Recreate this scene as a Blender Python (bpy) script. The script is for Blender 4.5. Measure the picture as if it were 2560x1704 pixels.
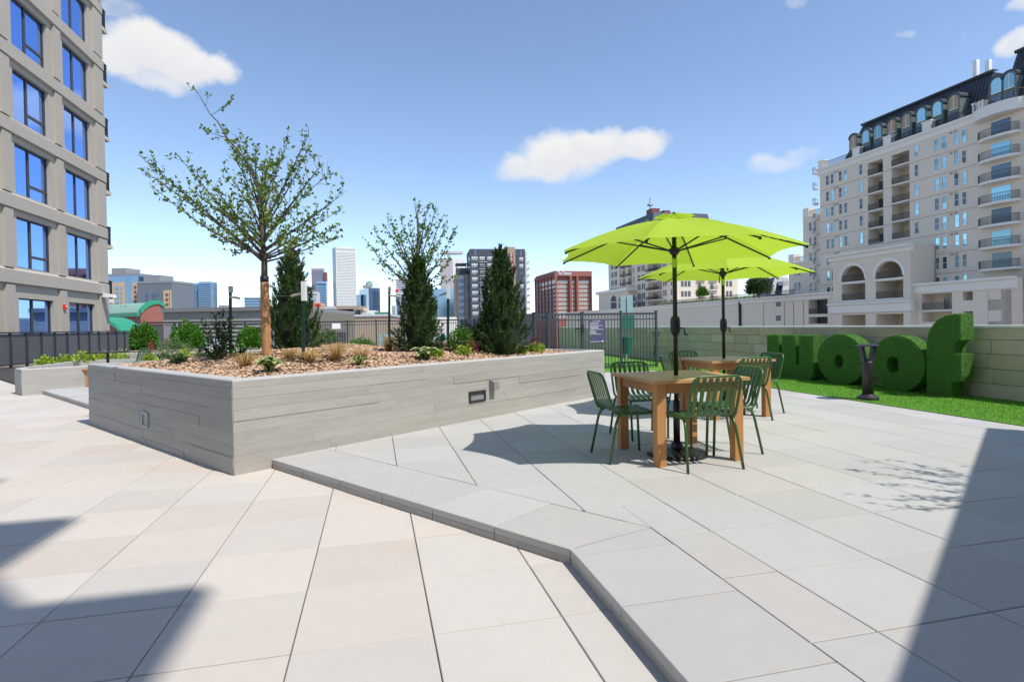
import bpy, bmesh, math, random
import numpy as np
from mathutils import Vector, Matrix
random.seed(7); rng = np.random.default_rng(11)
for o in list(bpy.data.objects): bpy.data.objects.remove(o)
scn = bpy.context.scene; COL = scn.collection
R = math.radians

# ------------------------------------------------------------------ camera (solved from the paving grid)
F, PIT, ROLL, CY, H = 1435.7, .0132, -.0173, 832.3, 1.365
cp, sp, cr, sr = math.cos(PIT), math.sin(PIT), math.cos(ROLL), math.sin(ROLL)
FW = np.array([0, cp, -sp]); _u = np.array([0, sp, cp]); _r = np.array([1., 0, 0])
RT = cr*_r + sr*_u; UP = -sr*_r + cr*_u; CAMP = np.array([0, 0, H])
cam = bpy.data.cameras.new('camera'); camo = bpy.data.objects.new('camera', cam); COL.objects.link(camo)
camo.matrix_world = Matrix([[RT[0], UP[0], -FW[0], 0], [RT[1], UP[1], -FW[1], 0], [RT[2], UP[2], -FW[2], H], [0, 0, 0, 1]])
cam.sensor_fit = 'HORIZONTAL'; cam.sensor_width = 36; cam.lens = F/2560*36
cam.shift_y = -(852-CY)/2560; cam.clip_end = 20000; cam.clip_start = .05
scn.camera = camo
def ray(x, y): return FW + RT*(x-1280)/F - UP*(y-CY)/F
def G(x, y, z=0.):
    r = ray(x, y); return CAMP + r*((z-H)/r[2])
def D(x, y, Y):
    r = ray(x, y); return CAMP + r*(Y/r[1])
def PL(x, y, c, n):
    r = ray(x, y); return CAMP + r*((c-CAMP@n)/(r@n))
def prj(P):
    d = np.asarray(P, float)-CAMP; w = d@FW
    return 1280+F*(d@RT)/w, CY-F*(d@UP)/w, w
YAW = .2346
e1 = np.array([math.cos(YAW), math.sin(YAW), 0]); e2 = np.array([-math.sin(YAW), math.cos(YAW), 0]); ez = np.array([0, 0, 1.])
U = .091                                             # upper deck level
def EP(a, b, z=0.): return e1*a + e2*b + ez*z         # paving-grid coordinates -> world

# ------------------------------------------------------------------ light
SUN_AZ, SUN_EL = R(126.4), R(57)
sd = np.array([math.sin(SUN_AZ)*math.cos(SUN_EL), math.cos(SUN_AZ)*math.cos(SUN_EL), math.sin(SUN_EL)])
sun = bpy.data.lights.new('sun', 'SUN'); sun.energy = 3.2; sun.angle = R(.53); sun.color = (1, .94, .86)
suno = bpy.data.objects.new('sun', sun); COL.objects.link(suno)
suno.rotation_euler = Vector((-sd[0], -sd[1], -sd[2])).to_track_quat('-Z', 'Y').to_euler()
suno.location = (0, 0, 60)
scn.view_settings.view_transform = 'Standard'; scn.view_settings.look = 'None'
scn.view_settings.exposure = 0.55; scn.view_settings.gamma = 1
W = bpy.data.worlds.new('World'); scn.world = W; W.use_nodes = True
nt = W.node_tree; nt.nodes.clear()
def N(tree, t, **k):
    n = tree.nodes.new(t)
    for a, b in k.items(): setattr(n, a, b)
    return n
def L(tree, a, b): tree.links.new(a, b)
out = N(nt, 'ShaderNodeOutputWorld'); bg = N(nt, 'ShaderNodeBackground'); bg.inputs[1].default_value = .15
sky = N(nt, 'ShaderNodeTexSky', sky_type='NISHITA'); sky.sun_disc = False
sky.sun_elevation = SUN_EL; sky.sun_rotation = SUN_AZ; sky.altitude = 1600; sky.air_density = 1.0; sky.dust_density = .9; sky.ozone_density = .7
# clouds: soft lobes placed by direction on the sky sphere, frayed with noise
tc = N(nt, 'ShaderNodeTexCoord')
def vm(op, a, b=None):
    n = N(nt, 'ShaderNodeVectorMath', operation=op)
    for i, q in enumerate((a, b)):
        if q is None: continue
        if hasattr(q, 'is_linked') or hasattr(q, 'node'): L(nt, q, n.inputs[i])
        else: n.inputs[i].default_value = q
    return n
def mt(op, a, b=0., c=None, clamp=False):
    n = N(nt, 'ShaderNodeMath', operation=op); n.use_clamp = clamp
    for i, q in enumerate((a, b, c)):
        if q is None: continue
        if hasattr(q, 'node'): L(nt, q, n.inputs[i])
        else: n.inputs[i].default_value = q
    return n.outputs[0]
nz = N(nt, 'ShaderNodeTexNoise'); nz.inputs['Scale'].default_value = 14; nz.inputs['Detail'].default_value = 7; nz.inputs['Roughness'].default_value = .58
L(nt, tc.outputs['Generated'], nz.inputs['Vector'])
wob = vm('SUBTRACT', nz.outputs['Color'], (.5, .5, .5)); wsc = N(nt, 'ShaderNodeVectorMath', operation='SCALE'); wsc.inputs['Scale'].default_value = .05
L(nt, wob.outputs[0], wsc.inputs[0])
dirw = vm('ADD', tc.outputs['Generated'], wsc.outputs[0])
lobes = [(380, 122, 135, 72, 1), (300, 135, 75, 60, 1), (460, 158, 115, 58, 1), (545, 170, 62, 42, .9), (375, 190, 110, 34, .7), (290, 22, 55, 30, .45),
         (1300, 418, 78, 42, .75), (1400, 392, 118, 66, 1), (1490, 366, 100, 50, 1), (1595, 360, 88, 38, .85), (1370, 432, 110, 30, .8),
         (1920, 410, 70, 30, .5), (2000, 388, 50, 36, .4), (2545, 102, 50, 34, .75), (2555, 12, 50, 26, .6), (2250, 92, 28, 14, .4), (2420, 96, 60, 26, .16), (1990, 8, 30, 18, .35)]
dens = None; low = None
def sphere_dir(az, el): return np.array([math.sin(R(az))*math.cos(R(el)), math.cos(R(az))*math.cos(R(el)), math.sin(R(el))])
allobes = []
for x, y, rx, ry, am in lobes:
    d = ray(x, y); n_ = np.linalg.norm(d); allobes.append((d/n_, rx/F/n_, ry/F/n_, am))
for az in (95, 150, 205, 260, 300):                          # scattered cloud goes on round the rest of the sky
    for k in range(2):
        el = 14+random.random()*34; s = .05+random.random()*.05
        allobes.append((sphere_dir(az+random.uniform(-9, 9)+k*5, el+k*1.2), s*1.6, s*.7, .8))
for d, rx, ry, am in allobes:
    rt = np.cross(d, ez); rt /= np.linalg.norm(rt); u_ = np.cross(rt, d)
    off = vm('SUBTRACT', dirw.outputs[0], tuple(d))
    a = mt('DIVIDE', vm('DOT_PRODUCT', off.outputs[0], tuple(rt)).outputs['Value'], rx)
    b = mt('DIVIDE', vm('DOT_PRODUCT', off.outputs[0], tuple(u_)).outputs['Value'], ry)
    r2 = mt('ADD', mt('MULTIPLY', a, a), mt('MULTIPLY', b, b))
    front = mt('GREATER_THAN', vm('DOT_PRODUCT', tc.outputs['Generated'], tuple(d)).outputs['Value'], .3)
    v = mt('MULTIPLY', mt('MULTIPLY', mt('SUBTRACT', 1.25, r2, clamp=True), am), front)
    lo = mt('MULTIPLY', v, mt('MULTIPLY_ADD', b, -.5, .5, clamp=True))
    dens = v if dens is None else mt('MAXIMUM', dens, v)
    low = lo if low is None else mt('MAXIMUM', low, lo)
nz2 = N(nt, 'ShaderNodeTexNoise'); nz2.inputs['Scale'].default_value = 30; nz2.inputs['Detail'].default_value = 6
L(nt, tc.outputs['Generated'], nz2.inputs['Vector'])
cov = mt('MULTIPLY', mt('ADD', dens, mt('MULTIPLY_ADD', nz2.outputs['Fac'], .55, -.34)), 1.25)
mr = N(nt, 'ShaderNodeMapRange', interpolation_type='SMOOTHSTEP'); L(nt, cov, mr.inputs[0]); mr.inputs[1].default_value = .02; mr.inputs[2].default_value = 1.15
gate = mt('MULTIPLY', mr.outputs[0], mt('MULTIPLY', dens, 6., clamp=True))
CLOUD = 4.3
ccol = N(nt, 'ShaderNodeMix', data_type='RGBA'); ccol.inputs['A'].default_value = (CLOUD, CLOUD*.995, CLOUD*.985, 1); ccol.inputs['B'].default_value = (CLOUD*.78, CLOUD*.8, CLOUD*.86, 1)
L(nt, mt('MULTIPLY', low, .9, clamp=True), ccol.inputs['Factor'])
cm = N(nt, 'ShaderNodeMix', data_type='RGBA'); L(nt, gate, cm.inputs['Factor']); L(nt, sky.outputs[0], cm.inputs['A']); L(nt, ccol.outputs['Result'], cm.inputs['B'])
L(nt, cm.outputs['Result'], bg.inputs[0]); L(nt, bg.outputs[0], out.inputs[0])

# ------------------------------------------------------------------ materials
MATS = {}
def M(name, col, rough=.7, noise=None, bump=None, rnd=0., island=False, metal=0., spec=.5, trans=0., space='world', stretch=(1, 1, 1), tint=None, speck=None):
    """procedural surface: base colour * (noise + per-object / per-island variation), noise relief"""
    m = bpy.data.materials.new(name); m.use_nodes = True; t = m.node_tree; MATS[name] = m
    b = t.nodes['Principled BSDF']; o = t.nodes['Material Output']
    b.inputs['Roughness'].default_value = rough; b.inputs['Metallic'].default_value = metal
    b.inputs['Specular IOR Level'].default_value = spec
    def math_(op, a, c):
        n = N(t, 'ShaderNodeMath', operation=op)
        for i, q in enumerate((a, c)):
            if hasattr(q, 'node'): L(t, q, n.inputs[i])
            else: n.inputs[i].default_value = q
        return n.outputs[0]
    if space == 'world': vec = N(t, 'ShaderNodeNewGeometry').outputs['Position']
    else:
        vec = N(t, 'ShaderNodeTexCoord').outputs['Object']
        oi = N(t, 'ShaderNodeObjectInfo'); sh = N(t, 'ShaderNodeVectorMath', operation='SCALE'); sh.inputs[0].default_value = (37, 53, 71)
        L(t, oi.outputs['Random'], sh.inputs['Scale']); ad = N(t, 'ShaderNodeVectorMath', operation='ADD'); L(t, vec, ad.inputs[0]); L(t, sh.outputs[0], ad.inputs[1]); vec = ad.outputs[0]
    mp = N(t, 'ShaderNodeMapping'); L(t, vec, mp.inputs['Vector']); mp.inputs['Scale'].default_value = stretch; vec = mp.outputs[0]
    rgb = N(t, 'ShaderNodeRGB'); rgb.outputs[0].default_value = (*col, 1); c = rgb.outputs[0]
    if island: rv = N(t, 'ShaderNodeNewGeometry').outputs['Random Per Island']
    else: rv = N(t, 'ShaderNodeObjectInfo').outputs['Random']
    if tint:
        mx = N(t, 'ShaderNodeMix', data_type='RGBA'); L(t, c, mx.inputs['A']); mx.inputs['B'].default_value = (*tint, 1)
        w = N(t, 'ShaderNodeTexWhiteNoise', noise_dimensions='1D'); L(t, rv, w.inputs['W'])
        nb = N(t, 'ShaderNodeTexNoise'); nb.inputs['Scale'].default_value = 1.1; nb.inputs['Detail'].default_value = 4; L(t, vec, nb.inputs['Vector'])
        L(t, math_('MULTIPLY', w.outputs['Value'], math_('MULTIPLY', nb.outputs['Fac'], 1.5)), mx.inputs['Factor']); c = mx.outputs['Result']
    fac = None
    for sc, am in (noise or []):
        n = N(t, 'ShaderNodeTexNoise'); n.inputs['Scale'].default_value = sc; n.inputs['Detail'].default_value = 6; n.inputs['Roughness'].default_value = .6
        L(t, vec, n.inputs['Vector'])
        f = math_('MULTIPLY', math_('SUBTRACT', n.outputs['Fac'], .5), 2*am*1.6)
        fac = f if fac is None else math_('ADD', fac, f)
    if rnd:
        f = math_('MULTIPLY', math_('SUBTRACT', rv, .5), 2*rnd); fac = f if fac is None else math_('ADD', fac, f)
    if fac is not None:
        s = N(t, 'ShaderNodeVectorMath', operation='SCALE'); L(t, c, s.inputs[0]); L(t, math_('MAXIMUM', math_('ADD', fac, 1.), .05), s.inputs['Scale']); c = s.outputs[0]
    if speck:
        vo = N(t, 'ShaderNodeTexVoronoi'); vo.inputs['Scale'].default_value = speck[0]; L(t, vec, vo.inputs['Vector'])
        lt = math_('LESS_THAN', vo.outputs['Distance'], speck[1]); mx = N(t, 'ShaderNodeMix', data_type='RGBA')
        n5 = N(t, 'ShaderNodeTexNoise'); n5.inputs['Scale'].default_value = 5.; L(t, vec, n5.inputs['Vector'])
        L(t, math_('MULTIPLY', lt, math_('GREATER_THAN', n5.outputs['Fac'], .56)), mx.inputs['Factor']); L(t, c, mx.inputs['A']); mx.inputs['B'].default_value = (*speck[2], 1); c = mx.outputs['Result']
    L(t, c, b.inputs['Base Color'])
    if bump:
        n = N(t, 'ShaderNodeTexNoise'); n.inputs['Scale'].default_value = bump[0]; n.inputs['Detail'].default_value = 5; L(t, vec, n.inputs['Vector'])
        bp = N(t, 'ShaderNodeBump'); bp.inputs['Strength'].default_value = bump[1]; bp.inputs['Distance'].default_value = bump[2]
        L(t, n.outputs['Fac'], bp.inputs['Height']); L(t, bp.outputs[0], b.inputs['Normal'])
    if trans:
        tr = N(t, 'ShaderNodeBsdfTranslucent'); ms = N(t, 'ShaderNodeMixShader'); ms.inputs[0].default_value = trans
        L(t, c, tr.inputs[0]); L(t, b.outputs[0], ms.inputs[1]); L(t, tr.outputs[0], ms.inputs[2]); L(t, ms.outputs[0], o.inputs[0])
    return m
M('paver_low', (.53, .505, .465), .82, [(1.3, .05), (9, .035), (160, .05)], (260, .25, .002), rnd=.055, tint=(.555, .485, .42))
M('paver_up', (.445, .445, .435), .82, [(1.1, .05), (8, .035), (170, .05)], (260, .25, .002), rnd=.05, tint=(.45, .43, .40))
M('paver_low_far', (.53, .505, .465), .82, [(1.3, .05), (9, .03)], None, rnd=.05, island=True, tint=(.555, .485, .42))
M('paver_up_far', (.445, .445, .435), .82, [(1.1, .05), (8, .03)], None, rnd=.05, island=True, tint=(.45, .43, .40))
M('void', (.05, .045, .04), .95, [(3, .2)])
M('riser', (.36, .34, .31), .85, [(6, .08), (40, .08)], (120, .3, .003), rnd=.08)
M('concrete_board', (.37, .355, .325), .85, [(1.6, .12), (7, .10), (60, .10)], (30, .5, .004), rnd=.045, space='obj', stretch=(.35, 1, 2.2), speck=(22, .07, (.17, .165, .155)))
M('concrete', (.42, .415, .395), .85, [(1.5, .10), (12, .08)], (40, .4, .003))
M('concrete_rim', (.47, .465, .45), .8, [(2, .08), (14, .08)], (50, .4, .003))
M('mulch_base', (.17, .10, .06), .95, [(14, .35)], (60, 1, .03))
M('mulch_chip', (.50, .31, .19), .9, [(30, .12)], None, rnd=.55, island=True, tint=(.55, .42, .30))
M('wood', (.50, .235, .085), .55, [(3, .10), (30, .08)], (40, .15, .001), rnd=.05, space='obj', stretch=(1, 1, .12))
M('wood_top', (.52, .29, .13), .5, [(3, .08), (30, .06)], (40, .1, .001), space='obj', stretch=(.1, 1, 1))
M('chair_green', (.035, .115, .022), .35, [(5, .1)], None, spec=.6)
M('canopy', (.50, .72, .045), .8, [(3, .03)], (400, .1, .001), trans=.46)
M('canopy_band', (.42, .62, .05), .8)
M('umbrella_metal', (.012, .013, .012), .4, None, None, spec=.5)
M('bronze_metal', (.045, .04, .05), .45, [(8, .15)], None, metal=.4)
M('grass_letter', (.085, .22, .035), .9, [(6, .12), (120, .35)], (170, 1, .02))
M('grass_blade', (.13, .33, .055), .8, None, None, rnd=.45, island=True, trans=.3)
M('turf', (.13, .34, .02), .9, [(1.2, .10), (12, .12), (140, .35)], (200, 1, .02), speck=(14, .05, (.6, .62, .5)))
M('turf_blade', (.13, .37, .02), .8, None, None, rnd=.4, island=True, trans=.3)
M('wall_stone', (.58, .51, .38), .8, [(1.2, .08), (9, .07), (70, .05)], (90, .3, .003), rnd=.10, tint=(.50, .41, .26))
M('joint', (.20, .185, .15), .9)
M('cap_metal', (.80, .79, .76), .5, [(2, .04)])
M('fence_metal', (.055, .066, .078), .5, [(6, .12)], None, metal=.25)
M('fence_dark', (.045, .05, .056), .55, [(6, .12)], None, metal=.2)
M('rail_mesh', (.115, .12, .13), .6, [(2.5, .14), (40, .1)], (300, .4, .004), metal=.2, rnd=.06)
M('sign_purple', (.085, .075, .16), .5)
M('white_paint', (.8, .8, .8), .6)
M('galv', (.32, .42, .44), .45, [(5, .1)], None, metal=.3)
M('sign_green', (.012, .16, .10), .5)
M('stucco', (.42, .385, .33), .88, [(.5, .06), (5, .04), (50, .04)], (120, .25, .003))
M('stucco_warm', (.55, .49, .40), .88, [(.3, .05), (3, .04)], None)
M('win_frame', (.06, .055, .055), .5)
M('glass_blue', (.26, .47, 1.0), .03, None, None, metal=1.)
M('alarm_red', (.75, .02, .02), .4)
M('bark', (.10, .085, .075), .9, [(20, .3)], (60, .6, .005))
M('wrap', (.48, .25, .11), .85, [(6, .10), (3, .1)], (30, .6, .01), stretch=(1, 1, 6))
M('tape', (.015, .018, .03), .5)
M('leaf_tree', (.18, .31, .04), .55, None, None, rnd=.5, island=True, trans=.42, tint=(.16, .22, .03))
M('leaf_tree2', (.15, .30, .045), .55, None, None, rnd=.5, island=True, trans=.42, tint=(.12, .22, .05))
M('leaf_shrub', (.085, .23, .018), .5, None, None, rnd=.5, island=True, trans=.35)
M('leaf_dark', (.030, .075, .018), .5, None, None, rnd=.5, island=True, trans=.25)
M('leaf_lime', (.34, .46, .05), .6, None, None, rnd=.35, island=True, trans=.4)
M('leaf_sage', (.12, .20, .06), .6, None, None, rnd=.4, island=True, trans=.3)
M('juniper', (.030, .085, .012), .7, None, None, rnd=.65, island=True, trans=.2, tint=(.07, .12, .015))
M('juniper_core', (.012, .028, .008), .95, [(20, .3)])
M('hosta_green', (.045, .15, .03), .45, [(20, .15)], None, trans=.25)
M('hosta_cream', (.55, .60, .26), .5, None, None, trans=.3)
M('grass_tan', (.46, .31, .12), .8, None, None, rnd=.45, island=True, trans=.25)
M('flower_red', (.45, .03, .06), .7, None, None, rnd=.4, island=True, trans=.3)
M('steel_green', (.010, .045, .032), .4)
M('foam', (.62, .55, .45), .8, [(20, .1)])
M('brick_red', (.30, .115, .085), .85, [(.8, .10), (6, .12)], None)
M('brick_dark', (.20, .085, .075), .85, [(.5, .10)], None)
M('roof_green', (.25, .40, .32), .5, [(.6, .08)])
M('trim_green', (.03, .30, .17), .5)
M('navy', (.03, .045, .14), .5)
M('cmu', (.42, .41, .39), .9, [(.8, .06), (8, .05)], None, rnd=.05)
M('metal_grey', (.30, .30, .31), .45, [(.6, .06)], None, metal=.3)
M('tan_panel', (.58, .42, .27), .8, [(.3, .05)])
M('tan_brick', (.40, .30, .22), .85, [(.4, .06)])
M('dark_panel', (.065, .078, .105), .7, [(.2, .06)])
M('mid_panel', (.16, .18, .21), .7, [(.2, .06)])
M('pale_panel', (.55, .57, .60), .7, [(.2, .04)])
M('white_stone', (.74, .74, .72), .8, [(.05, .03)])
M('grey_stone', (.50, .51, .53), .8, [(.05, .03)])
M('pink_stone', (.45, .36, .37), .7, [(.05, .03)])
M('far_glass', (.22, .33, .48), .12, [(.03, .15)], None, metal=.75)
M('far_glass_dark', (.07, .12, .21), .15, [(.03, .15)], None, metal=.6)
M('far_window', (.07, .085, .10), .25, None, None, rnd=.6, island=True)
M('blind_window', (.62, .62, .58), .6, None, None, rnd=.25, island=True)
M('condo', (.74, .65, .54), .88, [(.15, .05), (1.5, .04)], None)
M('condo_trim', (.80, .755, .69), .85, [(.2, .04)])
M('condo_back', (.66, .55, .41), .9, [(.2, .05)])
M('condo_glass', (.30, .52, .58), .08, None, None, metal=.8, rnd=.4)
M('condo_glass_dark', (.10, .13, .16), .12, None, None, metal=.5, rnd=.4)
M('mansard', (.055, .065, .078), .45, [(.5, .15)], None, metal=.35)
M('patina', (.13, .175, .16), .6, [(.6, .25)], None)
M('rail_black', (.02, .02, .024), .5)
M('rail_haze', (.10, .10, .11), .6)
M('banner', (.30, .035, .05), .7)
M('city_ground', (.27, .26, .25), .95, [(.01, .25), (.1, .2)], None)
M('teal', (.20, .42, .42), .6)

# ------------------------------------------------------------------ mesh helpers
class MB:
    def __init__(s): s.v = []; s.f = []; s.m = []
    def add(s, v, f, m=0):
        n = len(s.v); s.v += [tuple(map(float, q)) for q in v]
        for q in f: s.f.append(tuple(n+i for i in q)); s.m.append(m)
        return s
    def obox(s, o, a, b, c, m=0):
        o, a, b, c = (np.array(q, float) for q in (o, a, b, c))
        v = [o, o+a, o+a+b, o+b, o+c, o+a+c, o+a+b+c, o+b+c]
        return s.add(v, [(0, 3, 2, 1), (4, 5, 6, 7), (0, 1, 5, 4), (1, 2, 6, 5), (2, 3, 7, 6), (3, 0, 4, 7)], m)
    def box(s, x0, x1, y0, y1, z0, z1, m=0): return s.obox((x0, y0, z0), (x1-x0, 0, 0), (0, y1-y0, 0), (0, 0, z1-z0), m)
    def cbox(s, c, a, b, h, m=0):                      # centred on c (plan + base z), full edge vectors a, b
        c = np.array(c, float); a = np.array(a, float); b = np.array(b, float)
        return s.obox(c-a/2-b/2, a, b, (0, 0, h), m)
    def prism(s, poly, ext, m=0):                      # poly: list of 3D points, ext: extrusion vector
        n = len(poly); p = [np.array(q, float) for q in poly]; e = np.array(ext, float)
        return s.add(p+[q+e for q in p], [tuple(range(n-1, -1, -1)), tuple(range(n, 2*n))]+[(i, (i+1) % n, n+(i+1) % n, n+i) for i in range(n)], m)
    def tube(s, pts, r, n=8, m=0, closed=False):
        P = [np.array(q, float) for q in pts]; k = len(P)
        if not hasattr(r, '__len__'): r = [r]*k
        T = []
        for i in range(k):
            a = P[(i-1) % k] if (closed or i > 0) else P[i]; b = P[(i+1) % k] if (closed or i < k-1) else P[i]
            d = b-a; T.append(d/(np.linalg.norm(d)+1e-9))
        ref = np.array([0, 0, 1.]) if abs(T[0][2]) < .9 else np.array([1., 0, 0])
        u = np.cross(T[0], ref); u /= np.linalg.norm(u); V = []
        for i in range(k):
            u = u-T[i]*(u@T[i]); u /= np.linalg.norm(u)+1e-9; w = np.cross(T[i], u)
            for j in range(n):
                a = 2*math.pi*j/n; V.append(P[i]+r[i]*(math.cos(a)*u+math.sin(a)*w))
        Fc = []
        for i in range(k if closed else k-1):
            for j in range(n):
                a = i*n+j; b = i*n+(j+1) % n; i2 = (i+1) % k; Fc.append((a, b, i2*n+(j+1) % n, i2*n+j))
        if not closed: Fc += [tuple(range(n-1, -1, -1)), tuple((k-1)*n+j for j in range(n))]
        return s.add(V, Fc, m)
    def lathe(s, c, prof, n=20, m=0):                  # prof: (r,z)
        V = []; Fc = []
        for r, z in prof:
            for j in range(n):
                a = 2*math.pi*j/n; V.append((c[0]+r*math.cos(a), c[1]+r*math.sin(a), c[2]+z))
        for i in range(len(prof)-1):
            for j in range(n): Fc.append((i*n+j, i*n+(j+1) % n, (i+1)*n+(j+1) % n, (i+1)*n+j))
        Fc += [tuple(range(n-1, -1, -1)), tuple((len(prof)-1)*n+j for j in range(n))]
        return s.add(V, Fc, m)
    def mesh(s, name, mats, off=(0, 0, 0), smooth=False, fix=True):
        me = bpy.data.meshes.new(name); o = np.array(off, float)
        me.from_pydata([tuple(np.array(q)-o) for q in s.v], [], s.f)
        for q in ([mats] if isinstance(mats, str) else mats): me.materials.append(MATS[q])
        me.polygons.foreach_set('material_index', s.m)
        if smooth: me.polygons.foreach_set('use_smooth', [True]*len(me.polygons))
        if fix:
            bm = bmesh.new(); bm.from_mesh(me); bmesh.ops.recalc_face_normals(bm, faces=bm.faces); bm.to_mesh(me); bm.free()
        me.update(); return me
def link(name, me, parent=None, loc=(0, 0, 0), rz=0.):
    o = bpy.data.objects.new(name, me); COL.objects.link(o); o.location = tuple(map(float, loc)); o.rotation_euler = (0, 0, rz)
    if parent is not None: o.parent = parent
    return o
def root(name, loc, label, cat, group=None, rz=0.):
    o = link(name, None, None, loc, rz); o.empty_display_size = .2; o['label'] = label; o['category'] = cat
    if group: o['group'] = group
    return o
def tag(o, label, cat, group=None):
    o['label'] = label; o['category'] = cat
    if group: o['group'] = group
    return o
def part(name, mb, mats, r, smooth=False, local=False, stuff=False, fix=True):
    base = (0, 0, 0) if local else _wloc(r)
    o = link(name, mb.mesh(name, mats, base, smooth, fix), r)
    if stuff: o['kind'] = 'stuff'
    return o
def _wloc(o):
    p = np.zeros(3)
    while o is not None: p = p+np.array(o.location); o = o.parent
    return p
def struct(o): o['kind'] = 'structure'; return o
def copy_tree(o, parent=None):
    c = o.copy(); COL.objects.link(c); c.parent = parent
    for ch in list(o.children): copy_tree(ch, c)
    return c
def npmesh(name, V, Fc, mats, midx=None, smooth=False):
    me = bpy.data.meshes.new(name); V = np.asarray(V, np.float32); Fc = np.asarray(Fc, np.int32); k = Fc.shape[1]
    me.vertices.add(len(V)); me.vertices.foreach_set('co', V.ravel())
    me.loops.add(Fc.size); me.loops.foreach_set('vertex_index', Fc.ravel())
    me.polygons.add(len(Fc)); me.polygons.foreach_set('loop_start', np.arange(0, Fc.size, k, dtype=np.int32))
    try: me.polygons.foreach_set('loop_total', np.full(len(Fc), k, np.int32))
    except Exception: pass
    for q in ([mats] if isinstance(mats, str) else mats): me.materials.append(MATS[q])
    if midx is not None: me.polygons.foreach_set('material_index', np.asarray(midx, np.int32))
    if smooth: me.polygons.foreach_set('use_smooth', [True]*len(Fc))
    me.update(calc_edges=True); me.validate(); return me
def nrm(a): return a/(np.linalg.norm(a, axis=-1, keepdims=True)+1e-9)
def leaves(P, Dr, ln, wd, fold=.25):
    """folded diamond leaves at points P pointing along Dr"""
    n = len(P); Dr = nrm(Dr); s = nrm(np.cross(Dr, nrm(rng.normal(size=(n, 3))))); up = np.cross(s, Dr)
    ln = np.broadcast_to(ln, n)[:, None]; wd = np.broadcast_to(wd, n)[:, None]
    a = P; b = P+Dr*ln*.45+s*wd*.5+up*wd*fold; c = P+Dr*ln; d = P+Dr*ln*.45-s*wd*.5+up*wd*fold
    V = np.stack([a, b, c, d], 1).reshape(-1, 3); i = np.arange(n)[:, None]*4
    return V, np.concatenate([i+np.array([[0, 1, 2]]), i+np.array([[0, 2, 3]])], 1).reshape(-1, 3)
def join_np(lst):
    V = []; Fc = []; k = 0
    for v, f in lst: V.append(v); Fc.append(f+k); k += len(v)
    return np.concatenate(V), np.concatenate(Fc)
def facade(mb, O, ux, nv, Wd, Ht, holes, depth, mw=0, mbk=1, mrev=None):
    """wall rectangle (origin O, along ux, up z) with recessed rectangular holes"""
    O = np.array(O, float); ux = np.array(ux, float); nv = np.array(nv, float); mrev = mw if mrev is None else mrev
    xs = sorted({0., Wd} | {round(min(max(h[i], 0), Wd), 4) for h in holes for i in (0, 1)}); zs = sorted({0., Ht} | {round(min(max(h[i], 0), Ht), 4) for h in holes for i in (2, 3)})
    def solid(i, j):
        if i < 0 or j < 0 or i >= len(xs)-1 or j >= len(zs)-1: return True
        x = (xs[i]+xs[i+1])/2; z = (zs[j]+zs[j+1])/2
        return not any(h[0] < x < h[1] and h[2] < z < h[3] for h in holes)
    P = lambda x, z, d=0.: O+ux*x+ez*z-nv*d
    for i in range(len(xs)-1):
        for j in range(len(zs)-1):
            x0, x1, z0, z1 = xs[i], xs[i+1], zs[j], zs[j+1]
            if solid(i, j): mb.add([P(x0, z0), P(x1, z0), P(x1, z1), P(x0, z1)], [(0, 1, 2, 3)], mw)
            else:
                mb.add([P(x0, z0, depth), P(x1, z0, depth), P(x1, z1, depth), P(x0, z1, depth)], [(0, 1, 2, 3)], mbk)
                if solid(i-1, j): mb.add([P(x0, z0), P(x0, z0, depth), P(x0, z1, depth), P(x0, z1)], [(0, 1, 2, 3)], mrev)
                if solid(i+1, j): mb.add([P(x1, z0), P(x1, z0, depth), P(x1, z1, depth), P(x1, z1)], [(0, 1, 2, 3)], mrev)
                if solid(i, j-1): mb.add([P(x0, z0), P(x0, z0, depth), P(x1, z0, depth), P(x1, z0)], [(0, 1, 2, 3)], mrev)
                if solid(i, j+1): mb.add([P(x0, z1), P(x0, z1, depth), P(x1, z1, depth), P(x1, z1)], [(0, 1, 2, 3)], mrev)
    return mb
def text_mesh(s, size, font_bold=0.):
    c = bpy.data.curves.new('lettering', 'FONT'); c.body = s; c.size = size; c.extrude = .02*size; c.offset = font_bold; c.align_x = 'LEFT'
    o = bpy.data.objects.new('lettering', c); COL.objects.link(o); dg = bpy.context.evaluated_depsgraph_get(); dg.update()
    me = bpy.data.meshes.new_from_object(o.evaluated_get(dg)); bpy.data.objects.remove(o); bpy.data.curves.remove(c); return me
def place_text(s, size, O, ux, uy, r, mat, bold=0., name='lettering', width=None):
    me = text_mesh(s, size, bold); ux = np.array(ux, float); uy = np.array(uy, float); uz = np.cross(ux, uy); b = _wloc(r)
    xs = [v.co.x for v in me.vertices]; k = 1. if width is None else width/(max(xs)-min(xs))
    for v in me.vertices: v.co = Vector(tuple(np.array(O)-b+ux*v.co.x*k+uy*v.co.y+uz*v.co.z))
    me.materials.clear(); me.materials.append(MATS[mat]); return link(name, me, r)

# ------------------------------------------------------------------ ground far below and the roof slab that carries the terrace
GZ = -21.
mb = MB().box(-6000, 6000, -3000, 9000, GZ-1, GZ); struct(link('ground', mb.mesh('ground', 'city_ground')))
mb = MB(); a = [EP(-34, -9, -.10), EP(9.9, -9, -.10), EP(9.9, 29.6, -.10), EP(-34, 29.6, -.10)]
mb.prism(a, (0, 0, GZ+.08)); struct(link('roof_slab', mb.mesh('roof_slab', 'void')))

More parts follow.
